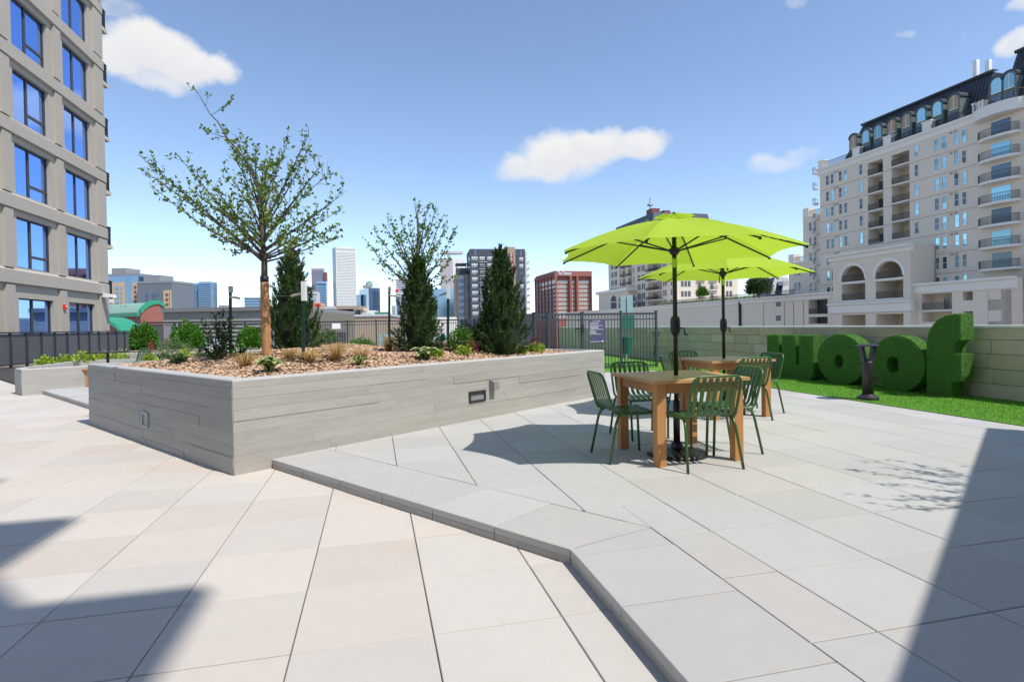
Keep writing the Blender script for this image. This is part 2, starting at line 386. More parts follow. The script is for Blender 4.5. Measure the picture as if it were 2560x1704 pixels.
# ------------------------------------------------------------------ paving
def clip(poly, n, c):
    o = []
    for i in range(len(poly)):
        p, q = poly[i], poly[(i+1) % len(poly)]; a, b = p@n-c, q@n-c
        if a >= 0: o.append(p)
        if a*b < 0: o.append(p+(q-p)*(a/(a-b)))
    return o
def area(p): return .5*abs(sum(p[i][0]*p[(i+1) % len(p)][1]-p[(i+1) % len(p)][0]*p[i][1] for i in range(len(p))))
E1, E2 = e1[:2], e2[:2]
DN = np.array([.664, .748]); DN /= np.linalg.norm(DN); DG = np.array([DN[1], -DN[0]]); DC = 2.631   # diagonal step line
UO = np.array([.8883, 2.1922]); UEDGE = UO@E1-.32                                             # step edge along the grid
PA = np.array([-2.628, 5.373]); pa = np.array([.6546, .7560]); pb = np.array([-.7560, .6546]); PLN, PSH = 6.53, 4.94
def in_planter(p, m=.05): d = p-PA; return m < d@pa < PLN-m and m < d@pb < PSH-m
def in_upper(p, m=.0): return p@DN > DC+m and p@E1 > UEDGE+m if p@E2 < 3.4 or p@E1 > UEDGE-4 else p@DN > DC+m
def paver_mesh(name, pts, th, mat, c=.003):
    n = len(pts); ctr = sum(pts)/n; ins = []
    for p in pts:
        d = p-ctr; l = np.linalg.norm(d); ins.append(ctr+d*(1-c*1.4/max(l, .02)))
    mb = MB(); V = [(p[0], p[1], -th) for p in pts]+[(p[0], p[1], -c) for p in pts]+[(p[0], p[1], 0) for p in ins]
    Fc = [tuple(range(2*n, 3*n))]+[(i, (i+1) % n, n+(i+1) % n, n+i) for i in range(n)]+[(n+i, n+(i+1) % n, 2*n+(i+1) % n, 2*n+i) for i in range(n)]
    mb.add(V, Fc); return mb.mesh(name, mat)
def lay(deck, cells, z, th, mat, matfar, limit):
    """cells: (poly, full, ctr, rot). The ones that show largest become objects, the rest one joined part"""
    sc = []
    for poly, full, ctr, rot in cells:
        vis = 0
        pts = [prj((q[0], q[1], z)) for q in poly]
        if all(w > .3 for _, _, w in pts):
            xs = [p[0] for p in pts]; ys = [p[1] for p in pts]
            if max(xs) > -40 and min(xs) < 2600 and min(ys) < 1760: vis = (max(xs)-min(xs))*(max(ys)-min(ys))
        elif any(w > .3 for _, _, w in pts): vis = 4e4
        sc.append(vis)
    order = np.argsort(sc)[::-1]; shared = {}; far = MB(); k = 0
    for i in order:
        poly, full, ctr, rot = cells[i]; dz = rng.uniform(-.0012, .0012)
        if k < limit and sc[i] > 260:
            k += 1
            if full:
                key = round(rot, 3)
                if key not in shared:
                    h = .297; shared[key] = paver_mesh('paver', [np.array(q) for q in ((-h, -h), (h, -h), (h, h), (-h, h))], th, mat)
                o = link('paver', shared[key], deck, (ctr[0], ctr[1], z+dz), rot)
            else:
                o = link('paver', paver_mesh('paver', [p-ctr for p in poly], th, mat), deck, (ctr[0], ctr[1], z+dz))
        else:
            n = len(poly); far.add([(p[0], p[1], z+dz) for p in poly]+[(p[0], p[1], z-th) for p in poly], [tuple(range(n))]+[(i2, n+i2, n+(i2+1) % n, (i2+1) % n) for i2 in range(n)])
    if far.v:
        o = link('distant_pavers', far.mesh('distant_pavers', matfar), deck); o['kind'] = 'stuff'
LO = np.array([-2.1234, 2.1215]); g2 = .297
cells = []
for i in range(-44, 14):
    for j in range(-6, 46):
        c = LO+E1*.6*(i+.5)+E2*.6*(j+.5)
        sq = [c-E1*g2-E2*g2, c+E1*g2-E2*g2, c+E1*g2+E2*g2, c-E1*g2+E2*g2]
        if all(q@DN > DC+.06 or q@E1 > UEDGE+.06 for q in sq): continue
        if all(in_planter(q) for q in sq) or c@E2 > 25.5 or c[0] < -24: continue
        cells.append((sq, True, c, YAW))
ld = MB(); ld.prism([(*q, -.06) for q in (EP(-33, -8)[:2], EP(9.6, -8)[:2], EP(9.6, 29)[:2], EP(-33, 29)[:2])], (0, 0, .015))
lower = struct(link('lower_deck', ld.mesh('lower_deck', 'void')))
lay(lower, cells, 0., .042, 'paver_low', 'paver_low_far', 295)
TURF_E, FRONT_E2, DOG_E1, BACK_E2, WALL_E1 = 7.30, 14.1, 4.23, 28.6, 9.34
cells = []
def addcell(sq, planes, ctr, rot):
    A0 = area(sq); p = sq
    for n, c in planes:
        p = clip(p, n, c)
        if len(p) < 3: return
    if area(p) < .003: return
    if all(in_planter(q, .1) for q in p): return
    full = abs(area(p)-A0) < 1e-5
    if not full: ctr = sum(p)/len(p)
    cells.append((p, full, ctr, rot))
def sq_at(c, a, b): return [c-a*g2-b*g2, c+a*g2-b*g2, c+a*g2+b*g2, c-a*g2+b*g2]
for i in range(-30, 12):                                  # field
    for j in range(-8, 46):
        c = UO+E1*.6*(i+.5)+E2*.6*(j+.5)
        lim = [(-E1, -TURF_E+.003)]
        if c@E1 > DOG_E1: lim.append((-E2, -FRONT_E2))
        else: lim.append((-E2, -BACK_E2+.1))
        if c[0] < -13: continue
        s4 = sq_at(c, E1, E2)
        if all(q@DN > DC+.603 or q@E1 > UEDGE+.603 for q in s4): addcell(s4, lim, c, YAW)
        else:
            addcell(s4, lim+[(E1, UEDGE+.603)], c, YAW); addcell(s4, lim+[(-E1, -UEDGE-.603), (DN, DC+.603)], c, YAW)
A_ = np.array([[DN[0], DN[1]], [E1[0], E1[1]]]); OC = np.linalg.solve(A_, np.array([DC, UEDGE])); IC = np.linalg.solve(A_, np.array([DC+.6, UEDGE+.6]))
MN = np.array([(IC-OC)[1], -(IC-OC)[0]]); MN /= np.linalg.norm(MN); MC = OC@MN                 # mitre between the two border courses
rot1 = math.atan2(DG[1], DG[0]); S0 = np.array([-2.47, 5.71])
for k in range(-20, 9):                                   # border course along the diagonal
    c = S0+DG*(.6*(k+.5)+.12)+DN*(.3+DC-S0@DN)
    addcell(sq_at(c, DG, DN), [(-MN, -MC+.003)], c, rot1)
for j in range(-9, 5):                                    # border course along the grid edge
    c = UO+E1*(-.02)+E2*.6*(j+.28)
    addcell(sq_at(c, E1, E2), [(MN, MC+.003)], c, YAW)
ud = MB(); poly = [EP(-30, -8)[:2], EP(TURF_E, -8)[:2], EP(TURF_E, FRONT_E2)[:2], EP(DOG_E1, FRONT_E2)[:2], EP(DOG_E1, BACK_E2)[:2], EP(-30, BACK_E2)[:2]]
corner = None
A_ = np.array([[DN[0], DN[1]], [E1[0], E1[1]]]); corner = np.linalg.solve(A_, np.array([DC+.02, UEDGE+.02]))
dl = corner-DG*26
poly = [corner, E1*(UEDGE+.02)+E2*(-8), E1*TURF_E+E2*(-8), E1*TURF_E+E2*FRONT_E2, E1*DOG_E1+E2*FRONT_E2, E1*DOG_E1+E2*BACK_E2, E1*(dl@E1)+E2*BACK_E2, dl]
ud.prism([(*q, .0) for q in poly], (0, 0, U-.052))
upper = struct(link('upper_deck', ud.mesh('upper_deck', 'void')))
lay(upper, cells, U, .045, 'paver_up', 'paver_up_far', 295)
# riser course under the step edge
for k in range(-20, 9):
    c0 = S0+DG*(.6*k+.12)+DN*(DC-S0@DN+.004); c1 = c0+DG*.594
    p = clip([c0, c1, c1+DN*.04, c0+DN*.04], -MN, -MC+.002)
    if len(p) < 3 or (in_planter(c0, -.02) and in_planter(c1, -.02)): continue
    o = MB().prism([(*q, .0) for q in p], (0, 0, .0435)); link('riser_block', o.mesh('riser_block', 'riser'), upper)
for j in range(-9, 4):
    c0 = E1*(UEDGE+.006)+E2*(UO@E2+.6*(j-.02)); c1 = c0+E2*.594
    p = clip([c0, c0+E1*.04, c1+E1*.04, c1], MN, MC+.002)
    if len(p) < 3: continue
    o = MB().prism([(*q, .0) for q in p], (0, 0, .0435)); link('riser_block', o.mesh('riser_block', 'riser'), upper)
# artificial turf
def sheet(name, poly, z, mat, th=.03):
    return link(name, MB().prism([(*q, z-th) for q in poly], (0, 0, th)).mesh(name, mat))
t1 = sheet('turf', [E1*TURF_E+E2*(-8), E1*(WALL_E1+.02)+E2*(-8), E1*(WALL_E1+.02)+E2*BACK_E2, E1*DOG_E1+E2*BACK_E2, E1*DOG_E1+E2*FRONT_E2, E1*TURF_E+E2*FRONT_E2], U+.012, 'turf', .05)
struct(t1)
nb = 26000; sB = rng.uniform(3.0, 14., nb); aB = rng.uniform(TURF_E+.01, WALL_E1-.02, nb)
P = aB[:, None]*e1+sB[:, None]*e2+ez*(U+.012); dr = ez+rng.normal(size=(nb, 3))*.35
V, Fc = leaves(P, dr, rng.uniform(.02, .035, nb), .006); o = link('turf_pile', npmesh('turf_pile', V, Fc, 'turf_blade'), t1); o['kind'] = 'stuff'

# ------------------------------------------------------------------ board-formed concrete planters
def board_planter(name, label, corners, top, zb, faces, cap=.14, course=.107):
    """corners: plan polygon; faces: indices of the edges that show their board marks"""
    ctr = sum(corners)/len(corners)
    r = root(name, (corners[0][0], corners[0][1], zb), label, 'planter')
    n = len(corners); inn = []
    for i in range(n):
        p, a, b = corners[i], corners[i-1], corners[(i+1) % n]
        d1 = (a-p)/np.linalg.norm(a-p); d2 = (b-p)/np.linalg.norm(b-p); s = abs(d1[0]*d2[1]-d1[1]*d2[0])
        inn.append(p+(d1+d2)*(.17/max(s, .3)))
    V = []; mb = MB()
    rings = [(corners, zb, 0), (corners, top-cap*0-.012, 0), ([p+(ctr-p)/np.linalg.norm(ctr-p)*.014 for p in corners], top, 1), (inn, top, 1), (inn, top-.35, 1)]
    for k, (pp, z, _) in enumerate(rings): V += [(q[0], q[1], z) for q in pp]
    Fc = []; mm = []
    for k in range(len(rings)-1):
        for i in range(n): Fc.append((k*n+i, k*n+(i+1) % n, (k+1)*n+(i+1) % n, (k+1)*n+i)); mm.append(1 if k else 0)
    for f, m in zip(Fc, mm): pass
    mb.v = V; mb.f = Fc; mb.m = mm
    part('core', mb, ['concrete', 'concrete_rim'], r)
    for fi in faces:
        p, q = corners[fi], corners[(fi+1) % n]; ln = np.linalg.norm(q-p); d = (q-p)/ln; nv = np.array([d[1], -d[0]])
        if nv@(ctr-p) > 0: nv = -nv
        z = zb+.002; k = 0
        while z < top-.03:
            h = min(course*random.uniform(.93, 1.07), top-.022-z)
            if top-.022-z-h < .05: h = top-.022-z
            x = .0; first = True
            while x < ln-.02:
                w = random.uniform(.5, 2.6) if first else random.uniform(1.3, 2.7); first = False
                if ln-x-w < .5: w = ln-x
                pr = .003+random.random()**2*.007
                m2 = MB(); e = .0012
                m2.obox((0, -.004, 0), (w-.0008, 0, 0), (0, .004+pr, 0), (0, 0, h-.0006-random.random()**3*.0022))
                o = link('board_mark', m2.mesh('board_mark', 'concrete_board'), r)
                c3 = p+d*x; b = np.array(r.location)
                ang = math.atan2(d[1], d[0]); o.location = (c3[0]-b[0], c3[1]-b[1], z-b[2]); o.rotation_euler = (0, 0, ang)
                if np.array([-d[1], d[0]])@nv < 0: o.scale = (1, -1, 1)
                x += w
            z += h
    return r
PTOP = .9
pc = [PA, PA+pa*PLN, PA+pa*PLN+pb*PSH, PA+pb*PSH]
planter = board_planter('raised_planter', 'large rectangular board formed concrete planter holding the young trees and junipers', pc, PTOP, -.04, [0, 3])
def mulch_z(p):
    d = p-PA; u = d@pa/PLN; v = d@pb/PSH
    e = min(u*PLN, (1-u)*PLN, v*PSH, (1-v)*PSH)
    m = min(1., max(0., (e-.15)/1.5)); m = m*m*(3-2*m)
    return .855+.17*m+.06*m*math.sin(2.1*d@pa+1)*math.cos(1.7*d@pb)
def mulch_bed(name, label, quad_fn, nu, nv_, zfn, nchip, test=None):
    mb = MB(); V = []
    for i in range(nu+1):
        for j in range(nv_+1):
            p = quad_fn(i/nu, j/nv_); V.append((p[0], p[1], zfn(p)))
    Fc = [(i*(nv_+1)+j, (i+1)*(nv_+1)+j, (i+1)*(nv_+1)+j+1, i*(nv_+1)+j+1) for i in range(nu) for j in range(nv_)]
    mb.add(V, Fc); o = link(name, mb.mesh(name, 'mulch_base', smooth=True)); o['kind'] = 'stuff'; o['label'] = label; o['category'] = 'mulch'
    VV = []; FF = []
    cube = np.array([[-1, -1, -.6], [1, -.8, -.6], [1, 1, -.6], [-1, .8, -.6], [-.8, -.7, .6], [.7, -.8, .6], [.8, .7, .6], [-.7, .8, .6]])
    fc = np.array([(0, 3, 2, 1), (4, 5, 6, 7), (0, 1, 5, 4), (1, 2, 6, 5), (2, 3, 7, 6), (3, 0, 4, 7)])
    k = 0
    for _ in range(nchip):
        p = quad_fn(random.random(), random.random()); z = zfn(p)
        a = random.uniform(0, 6.28); t = random.uniform(-.5, .5); t2 = random.uniform(-.4, .4)
        q = cube*np.array([random.uniform(.013, .034), random.uniform(.008, .018), random.uniform(.005, .012)])
        ca, sa = math.cos(a), math.sin(a); ct, st = math.cos(t), math.sin(t); c2, s2 = math.cos(t2), math.sin(t2)
        Rm = np.array([[ca, -sa, 0], [sa, ca, 0], [0, 0, 1]])@np.array([[ct, 0, st], [0, 1, 0], [-st, 0, ct]])@np.array([[1, 0, 0], [0, c2, -s2], [0, s2, c2]])
        VV.append(q@Rm.T+np.array([p[0], p[1], z+random.uniform(0, .016)])); FF.append(fc+8*k); k += 1
    c = link('wood_chips', npmesh('wood_chips', np.concatenate(VV), np.concatenate(FF), 'mulch_chip'), o); c['kind'] = 'stuff'
    return o
m_ = .155
mulch_bed('mulch', 'tan wood chip mulch filling the large raised planter', lambda u, v: PA+pa*(m_+u*(PLN-2*m_))+pb*(m_+v*(PSH-2*m_)), 40, 30, mulch_z, 19000)
# low planter at the left and the one behind it
q2 = [np.array(q) for q in ((-10.84, 12.67), (-7.2, 16.6), (-8.0, 17.5), (-12.35, 16.3), (-11.38, 13.12))]
q2b = [q2[0], q2[1], q2[2], q2[3], q2[4]]
planter2 = board_planter('low_planter', 'low board formed concrete planter with lime green plants in front of the grey railing', q2b, .585, -.04, [0, 4])
quad2 = lambda u, v: (q2[0]*(1-u)+q2[1]*u)*(1-v)*1.0+(q2[4]*(1-u)+q2[2]*u)*v
def quad2i(u, v): u = .05+.9*u; v = .1+.84*v; b = (q2[4]*(1-u)+(q2[3]*.5+q2[2]*.5)*u) if u < .5 else (q2[3]*(1-u)*1.+q2[2]*u); return (q2[0]*(1-u)+q2[1]*u)*(1-v)+((q2[4]*(1-u)+q2[2]*u)*.5+(q2[3])*.5 if False else (q2[4]*(1-u)+q2[2]*u))*v
mulch_bed('mulch', 'narrow bed of wood chips in the low planter at left', quad2i, 8, 6, lambda p: .55, 1500)
q3 = [np.array(q) for q in ((-14.6, 20.2), (-6.0, 22.2), (-6.6, 24.9), (-15.2, 22.9))]
planter3 = board_planter('back_planter', 'long concrete planter with rounded shrubs before the louvered screens', q3, .62, 0., [0], course=.15)
mulch_bed('mulch', 'wood chip bed under the rounded shrubs by the louvered screens', lambda u, v: (q3[0]*(1-u)+q3[1]*u)*(.06+.88*(1-v))+(q3[3]*(1-u)+q3[2]*u)*(.06+.88*v), 8, 4, lambda p: .6, 1500)
# fittings on the planter faces
def on_long(t, z, out=.014): p = PA+pa*t-pb*out; return np.array([p[0], p[1], z])
a3 = np.array([*pa, 0]); b3 = np.array([*pb, 0])
pl = PL(1192, 990, float(PA@pb), np.array([*pb, 0])); tL = (pl[:2]-PA)@pa
r = root('step_light', on_long(tL, pl[2]-.06), 'dark louvered wall light recessed in the long planter face', 'light')
mb = MB(); o_ = on_long(tL, pl[2], .022)
for (x0, x1, z0, z1) in ((-.16, .16, .05, .075), (-.16, .16, -.075, -.05), (-.16, -.13, -.05, .05), (.13, .16, -.05, .05)):
    mb.obox(o_+a3*x0+ez*z0, a3*(x1-x0), b3*.03, ez*(z1-z0))
part('frame', mb, 'bronze_metal', r); part('lens', MB().obox(o_+a3*-.13+ez*-.05+b3*.012, a3*.26, b3*.01, ez*.1), 'metal_grey', r)
part('louver', MB().obox(o_+a3*-.13+ez*.028, a3*.26, b3*.02, ez*.012), 'bronze_metal', r)
pl = PL(1229, 962, float(PA@pb), np.array([*pb, 0])); tL = (pl[:2]-PA)@pa; o_ = on_long(tL, pl[2], .014)
r = root('outlet_box', o_-ez*.07, 'small grey weatherproof outlet box on the long planter face', 'outlet')
part('back_plate', MB().obox(o_-a3*.055-ez*.075-b3*.015, a3*.11, b3*.02, ez*.15), 'metal_grey', r)
mb = MB(); q = [o_-a3*.05-ez*.06-b3*.015, o_-a3*.05-ez*.06-b3*.085, o_-a3*.05+ez*.05-b3*.085, o_-a3*.05+ez*.07-b3*.015]; mb.prism(q, a3*.1)
part('cover', mb, 'metal_grey', r)
nA = np.array([*pa, 0]); pl = PL(367, 1048, float(PA@pa), nA); tS = (pl[:2]-PA)@pb; o_ = np.array([*(PA+pb*tS-pa*.016), pl[2]])
r = root('step_light', o_-ez*.09, 'small square wall light with pale frame in the shaded planter end', 'light')
mb = MB()
for (x0, x1, z0, z1) in ((-.1, .1, .07, .09), (-.1, .1, -.09, -.07), (-.1, -.08, -.07, .07), (.08, .1, -.07, .07)): mb.obox(o_+b3*x0+ez*z0-a3*.012, b3*(x1-x0), a3*.03, ez*(z1-z0))
part('frame', mb, 'galv', r); part('lens', MB().obox(o_+b3*-.08+ez*-.07, b3*.16, a3*.01, ez*.14), 'metal_grey', r)

# ------------------------------------------------------------------ parapet wall
WTOP = 1.235
wall = root('parapet_wall', EP(WALL_E1, 3, U), 'tan stone block parapet wall with white metal coping behind the grass letters', 'wall')
part('backing', MB().obox(EP(WALL_E1+.03, -8, U-.1), e1*.32, e2*(BACK_E2+8), ez*(WTOP-U+.06)), 'joint', wall)
zc = [U-.02, U+.235, U+.47, U+.70, U+.925, WTOP-.032]; wb = _wloc(wall)
for k in range(5):
    s = 2.5+random.random()*.5
    while s < 20:
        w = random.choice((.45, .6, .75, .9, 1.05)) if k < 4 else 1.22
        m2 = MB().obox((0, 0, 0), e1*.05, e2*(w-.008), ez*(zc[k+1]-zc[k]-.008)); p = EP(WALL_E1-random.random()*.004, s, zc[k]+.004)-wb
        link('stone_block', m2.mesh('stone_block', 'wall_stone'), wall, p); s += w
mb = MB()
for k in range(5):
    for s0, s1 in ((-8, 2.5), (20.4, BACK_E2)): mb.obox(EP(WALL_E1, s0, zc[k]+.004), e1*.05, e2*(s1-s0), ez*(zc[k+1]-zc[k]-.008))
part('distant_blocks', mb, 'wall_stone', wall, stuff=True)
for k in range(12):
    part('coping', MB().obox(EP(WALL_E1-.03, -8+k*3.05, WTOP-.03), e1*.42, e2*3.045, ez*.032), 'cap_metal', wall)

# ------------------------------------------------------------------ fences
FTOP = 1.67
def seg(a, b): d = np.array(b, float)-np.array(a, float); l = np.linalg.norm(d); return d/l, l
def iron_panel(r, a, b, z0, z1, pitch, mat, objs=True, bw=.018, rails=((.0, .06), (-.18, .03), (None, .035))):
    d, l = seg(a, b); d3 = np.array([*d, 0]); n3 = np.array([-d[1], d[0], 0]); A3 = np.array([*a, 0.])
    part('top_rail', MB().obox(A3+ez*(z1-.06)-n3*.022, d3*l, n3*.044, ez*.06), mat, r)
    part('rail', MB().obox(A3+ez*(z1-.20)-n3*.018, d3*l, n3*.036, ez*.03), mat, r)
    part('bottom_rail', MB().obox(A3+ez*(z0+.05)-n3*.018, d3*l, n3*.036, ez*.035), mat, r)
    n = int(l/pitch); mbx = MB(); me = None
    for k in range(1, n):
        p = A3+d3*(l*k/n)
        if objs:
            if me is None: me = MB().obox(-d3*bw/2-n3*bw/2, d3*bw, n3*bw, ez*(z1-.06-z0-.03)).mesh('picket', mat)
            link('picket', me, r, p+ez*(z0+.03)-_wloc(r))
        else: mbx.obox(p-d3*bw/2-n3*bw/2+ez*(z0+.03), d3*bw, n3*bw, ez*(z1-.06-z0-.03))
    if not objs and mbx.v: part('pickets', mbx, mat, r, stuff=True)
def post(r, p, z0, z1, w, mat, name='post'):
    part(name, MB().cbox((p[0], p[1], z0), e1*w, e2*w, z1-z0), mat, r); part('post_cap', MB().cbox((p[0], p[1], z1), e1*(w+.02), e2*(w+.02), .02), mat, r)
FB = 15.11
fp = lambda a, b: (e1*a+e2*b)[:2]
def at_px(px_, c):                                      # e1 coordinate where the fence line e2=c meets a pixel column
    p = PL(px_, 800, c, e2); return float(p@e1)
xs_g = {k: at_px(v, FB) for k, v in dict(a=1337, b=1371, c=1455, d=1552, e=1640).items()}
gate = root('dog_run_fence', EP(xs_g['e'], FB, U), 'dark steel picket fence and gate enclosing the dog run', 'fence')
for k in 'abcde': post(gate, fp(xs_g[k], FB), U, FTOP+.03, .075 if k in 'bc' else .06, 'fence_metal')
iron_panel(gate, fp(xs_g['a'], FB), fp(xs_g['b'], FB), U, FTOP, .10, 'fence_metal')
iron_panel(gate, fp(xs_g['b'], FB), fp(xs_g['c'], FB), U, FTOP, .095, 'fence_metal')
iron_panel(gate, fp(xs_g['c'], FB), fp(xs_g['d'], FB), U, FTOP, .095, 'fence_metal')
iron_panel(gate, fp(xs_g['d'], FB), fp(xs_g['e'], FB), U, FTOP, .095, 'fence_metal')
part('latch', MB().obox(EP(xs_g['c']-.22, FB-.07, 1.22), e1*.26, e2*.05, ez*.05).obox(EP(xs_g['c']-.04, FB-.08, 1.15), e1*.07, e2*.06, ez*.18), 'rail_black', gate)
# side of the run: solid boards receding
side = root('board_fence', EP(DOG_E1, FB+.1, U), 'grey vertical board fence running back from the dog run gate', 'fence')
a_ = at_px(1337, FB)
for k in range(48):
    s = FB+.08+k*.28
    if s > BACK_E2-.2: break
    part('board', MB().obox(EP(a_-.012-(k % 2)*.006, s, U+.03), e1*.024, e2*.274, ez*(FTOP-U-.06)), 'fence_metal', side)
part('top_rail', MB().obox(EP(a_-.03, FB+.05, FTOP-.03), e1*.06, e2*(BACK_E2-FB), ez*.05), 'fence_metal', side)
for k in range(6): post(side, fp(a_-.03, FB+.05+k*2.4), U, FTOP+.02, .06, 'fence_metal')
# back fence
bk = root('back_fence', EP(-3, BACK_E2, U), 'black iron picket fence across the back of the terrace', 'fence')
xb = lambda p: at_px(p, BACK_E2)
bx = [xb(660), xb(782), xb(868), xb(940), xb(1010), xb(1080), xb(1145)]
for i in range(6):
    iron_panel(bk, fp(bx[i], BACK_E2), fp(bx[i+1], BACK_E2), U, FTOP+.05, .11, 'fence_dark', objs=False)
for x in bx: post(bk, fp(x, BACK_E2), U, FTOP+.06, .07, 'fence_dark')
part('mesh_infill', MB().obox(EP(bx[1]+.08, BACK_E2+.03, U+.05), e1*(bx[2]-bx[1]-.16), e2*.01, ez*1.05), 'rail_mesh', bk)
p0 = xb(830); sg = part('notice', MB().obox(EP(p0, BACK_E2-.06, FTOP-.32), e1*(xb(851)-p0), e2*.02, ez*.26), 'white_paint', bk)
run2 = root('picket_fence', EP(6, BACK_E2, U), 'grey picket fence at the far end of the dog run', 'fence')
iron_panel(run2, fp(DOG_E1, BACK_E2), fp(WALL_E1, BACK_E2), U, FTOP, .11, 'fence_metal', objs=False)
for k in range(4): post(run2, fp(DOG_E1+k*1.7, BACK_E2), U, FTOP+.03, .06, 'fence_metal')
# louvered screens
lv = root('louver_screen', EP(xb(500), BACK_E2, U), 'dark horizontal louver screens set in steel frames behind the shrubs', 'screen')
LT = 1.80; l0, l1, l2, l3, l4, l5 = (xb(q) for q in (367, 436, 449, 530, 612, 660))
part('top_rail', MB().obox(EP(l0, BACK_E2-.05, LT-.08), e1*(l5-l0), e2*.1, ez*.08), 'fence_dark', lv)
part('bottom_rail', MB().obox(EP(l0, BACK_E2-.04, U+.06), e1*(l5-l0), e2*.08, ez*.06), 'fence_dark', lv)
for x in (l0, l1, l2, l4, l5): part('post', MB().obox(EP(x-.05, BACK_E2-.05, U), e1*.1, e2*.1, ez*(LT-U-.08)), 'fence_dark', lv)
xm = l0+.62*(l1-l0)
part('solid_panel', MB().obox(EP(l0+.1, BACK_E2, U+.12), e1*(xm-l0-.13), e2*.03, ez*(LT-U-.24)), 'rail_mesh', lv)
part('mesh_panel', MB().obox(EP(xm+.02, BACK_E2, U+.12), e1*(l1-xm-.1), e2*.03, ez*(LT-U-.24)), 'metal_grey', lv)
for (xa, xb_) in ((l2+.08, l4-.08), (l4+.08, l5-.08)):
    for k in range(8): part('louver', MB().obox(EP(xa, BACK_E2-.04, U+.2+k*.185), e1*(xb_-xa), e2*.07, ez*.10), 'fence_dark', lv)
# railing by the tower
rl = root('mesh_railing', (-19.9, 22.3, 0), 'dark framed mesh panel railing in front of the grey tower', 'railing')
rd = np.array([math.sin(R(-15)), math.cos(R(-15)), 0]); rn = np.array([rd[1], -rd[0], 0]); RA = np.array([-19.9, 22.3, 0])-rd*4.0
RZ = 1.44; pw = 1.16
for k in range(17):
    a = RA+rd*pw*k
    part('panel', MB().obox(a+rd*.04+ez*.2, rd*(pw-.08), rn*.02, ez*(RZ-.28)), 'rail_mesh', rl)
    part('post', MB().obox(a-rd*.04-rn*.01+ez*.0, rd*.08, rn*.09, ez*(RZ-.05)), 'fence_dark', rl)
part('top_rail', MB().obox(RA-rn*.02+ez*(RZ-.05), rd*pw*17, rn*.1, ez*.06), 'fence_dark', rl)
part('bottom_rail', MB().obox(RA-rn*.01+ez*.12, rd*pw*17, rn*.07, ez*.07), 'fence_dark', rl)

# ------------------------------------------------------------------ grey tower at the left
TC = -15.46; FH = 3.31; TS0, TS1 = 16.0, 38.85; TTOP = 33.
tow = root('grey_tower', EP(TC, TS1, GZ), 'tall grey stucco apartment tower with blue glass windows and corner balconies', 'building')
cols = [(30.13-4.37*k, 33.02-4.37*k, True) for k in (3, 2, 1)]+[(30.13, 33.02, True), (34.5, 37.35, False)]
rows = [(.55, 2.98)]+[(4.35+FH*k, 6.63+FH*k) for k in range(8)]
holes = [(c[0]-TS0, c[1]-TS0, z0-GZ, z1-GZ) for c in cols for (z0, z1) in rows]
mb = MB(); facade(mb, EP(TC, TS0, GZ), e2, e1, TS1-TS0, TTOP-GZ, holes, .28, 0, 0)
mb.add([EP(TC, TS1, GZ), EP(TC-18, TS1, GZ), EP(TC-18, TS1, TTOP), EP(TC, TS1, TTOP)], [(0, 1, 2, 3)])
mb.add([EP(TC, TS0, GZ), EP(TC-18, TS0, GZ), EP(TC-18, TS0, TTOP), EP(TC, TS0, TTOP)], [(0, 1, 2, 3)])
mb.add([EP(TC-18, TS0, GZ), EP(TC-18, TS1, GZ), EP(TC-18, TS1, TTOP), EP(TC-18, TS0, TTOP)], [(0, 1, 2, 3)])
mb.add([EP(TC, TS0, TTOP), EP(TC, TS1, TTOP), EP(TC-18, TS1, TTOP), EP(TC-18, TS0, TTOP)], [(0, 1, 2, 3)])
part('wall', mb, 'stucco', tow)
for k in range(8):                                    # proud floor bands and piers
    z = 3.55+FH*k
    mb = MB(); q = [EP(TC, TS0, z), EP(TC+.16, TS0, z+.06), EP(TC+.16, TS0, z+.62), EP(TC, TS0, z+.74)]; mb.prism(q, e2*(TS1-TS0)); part('floor_band', mb, 'stucco', tow)
for i, c in enumerate(cols):
    s1 = cols[i+1][0] if i < len(cols)-1 else TS1+.0
    a, b = (c[1]+.42, s1-.42) if i < len(cols)-1 else (c[1]+.42, TS1)
    for k in range(9):
        z0 = -.2 if k == 0 else 4.29+FH*(k-1); z1 = 3.55+FH*k
        part('pier', MB().obox(EP(TC, a, z0+.002), e1*.12, e2*(b-a), ez*(z1-z0-.004)), 'stucco', tow)
wmesh = {}
def tower_window(c, z0, z1):
    w, h = c[1]-c[0], z1-z0; key = (c[2], round(h, 2)); b = _wloc(tow)
    if key not in wmesh:
        fr = MB(); x = w*.47; t = .055
        for (x0, x1, a0, a1) in ((0, w, 0, t), (0, w, h-t, h), (0, t, t, h-t), (w-t, w, t, h-t), (x-.05, x+.05, t, h-t)): fr.obox(e2*x0+ez*a0-e1*.04, e2*(x1-x0), e1*.09, ez*(a1-a0))
        panes = [(t, x-.05, t, h-t)]
        if c[2] and h > 2.2 and h < 2.4:
            zz = h*.27; fr.obox(e2*(x+.05)+ez*(zz-.06)-e1*.04, e2*(w-t-x-.05), e1*.08, ez*.12); panes += [(x+.05, w-t, t, zz-.06), (x+.05, w-t, zz+.06, h-t)]
        else: panes += [(x+.05, w-t, t, h-t)]
        wmesh[key] = (fr.mesh('window', 'win_frame'), [MB().obox(e2*p[0]+ez*p[2]-e1*.01, e2*(p[1]-p[0]), e1*.012, ez*(p[3]-p[2])).mesh('pane', 'glass_blue') for p in panes])
    f, ps = wmesh[key]; o = link('window', f, tow, EP(TC-.2, c[0], z0)-b)
    for p in ps: link('pane', p, o)
for c in cols[2:]:
    for (z0, z1) in rows: tower_window(c, z0, z1)
for c in cols[:2]:
    for (z0, z1) in rows: tower_window(c, z0, z1)
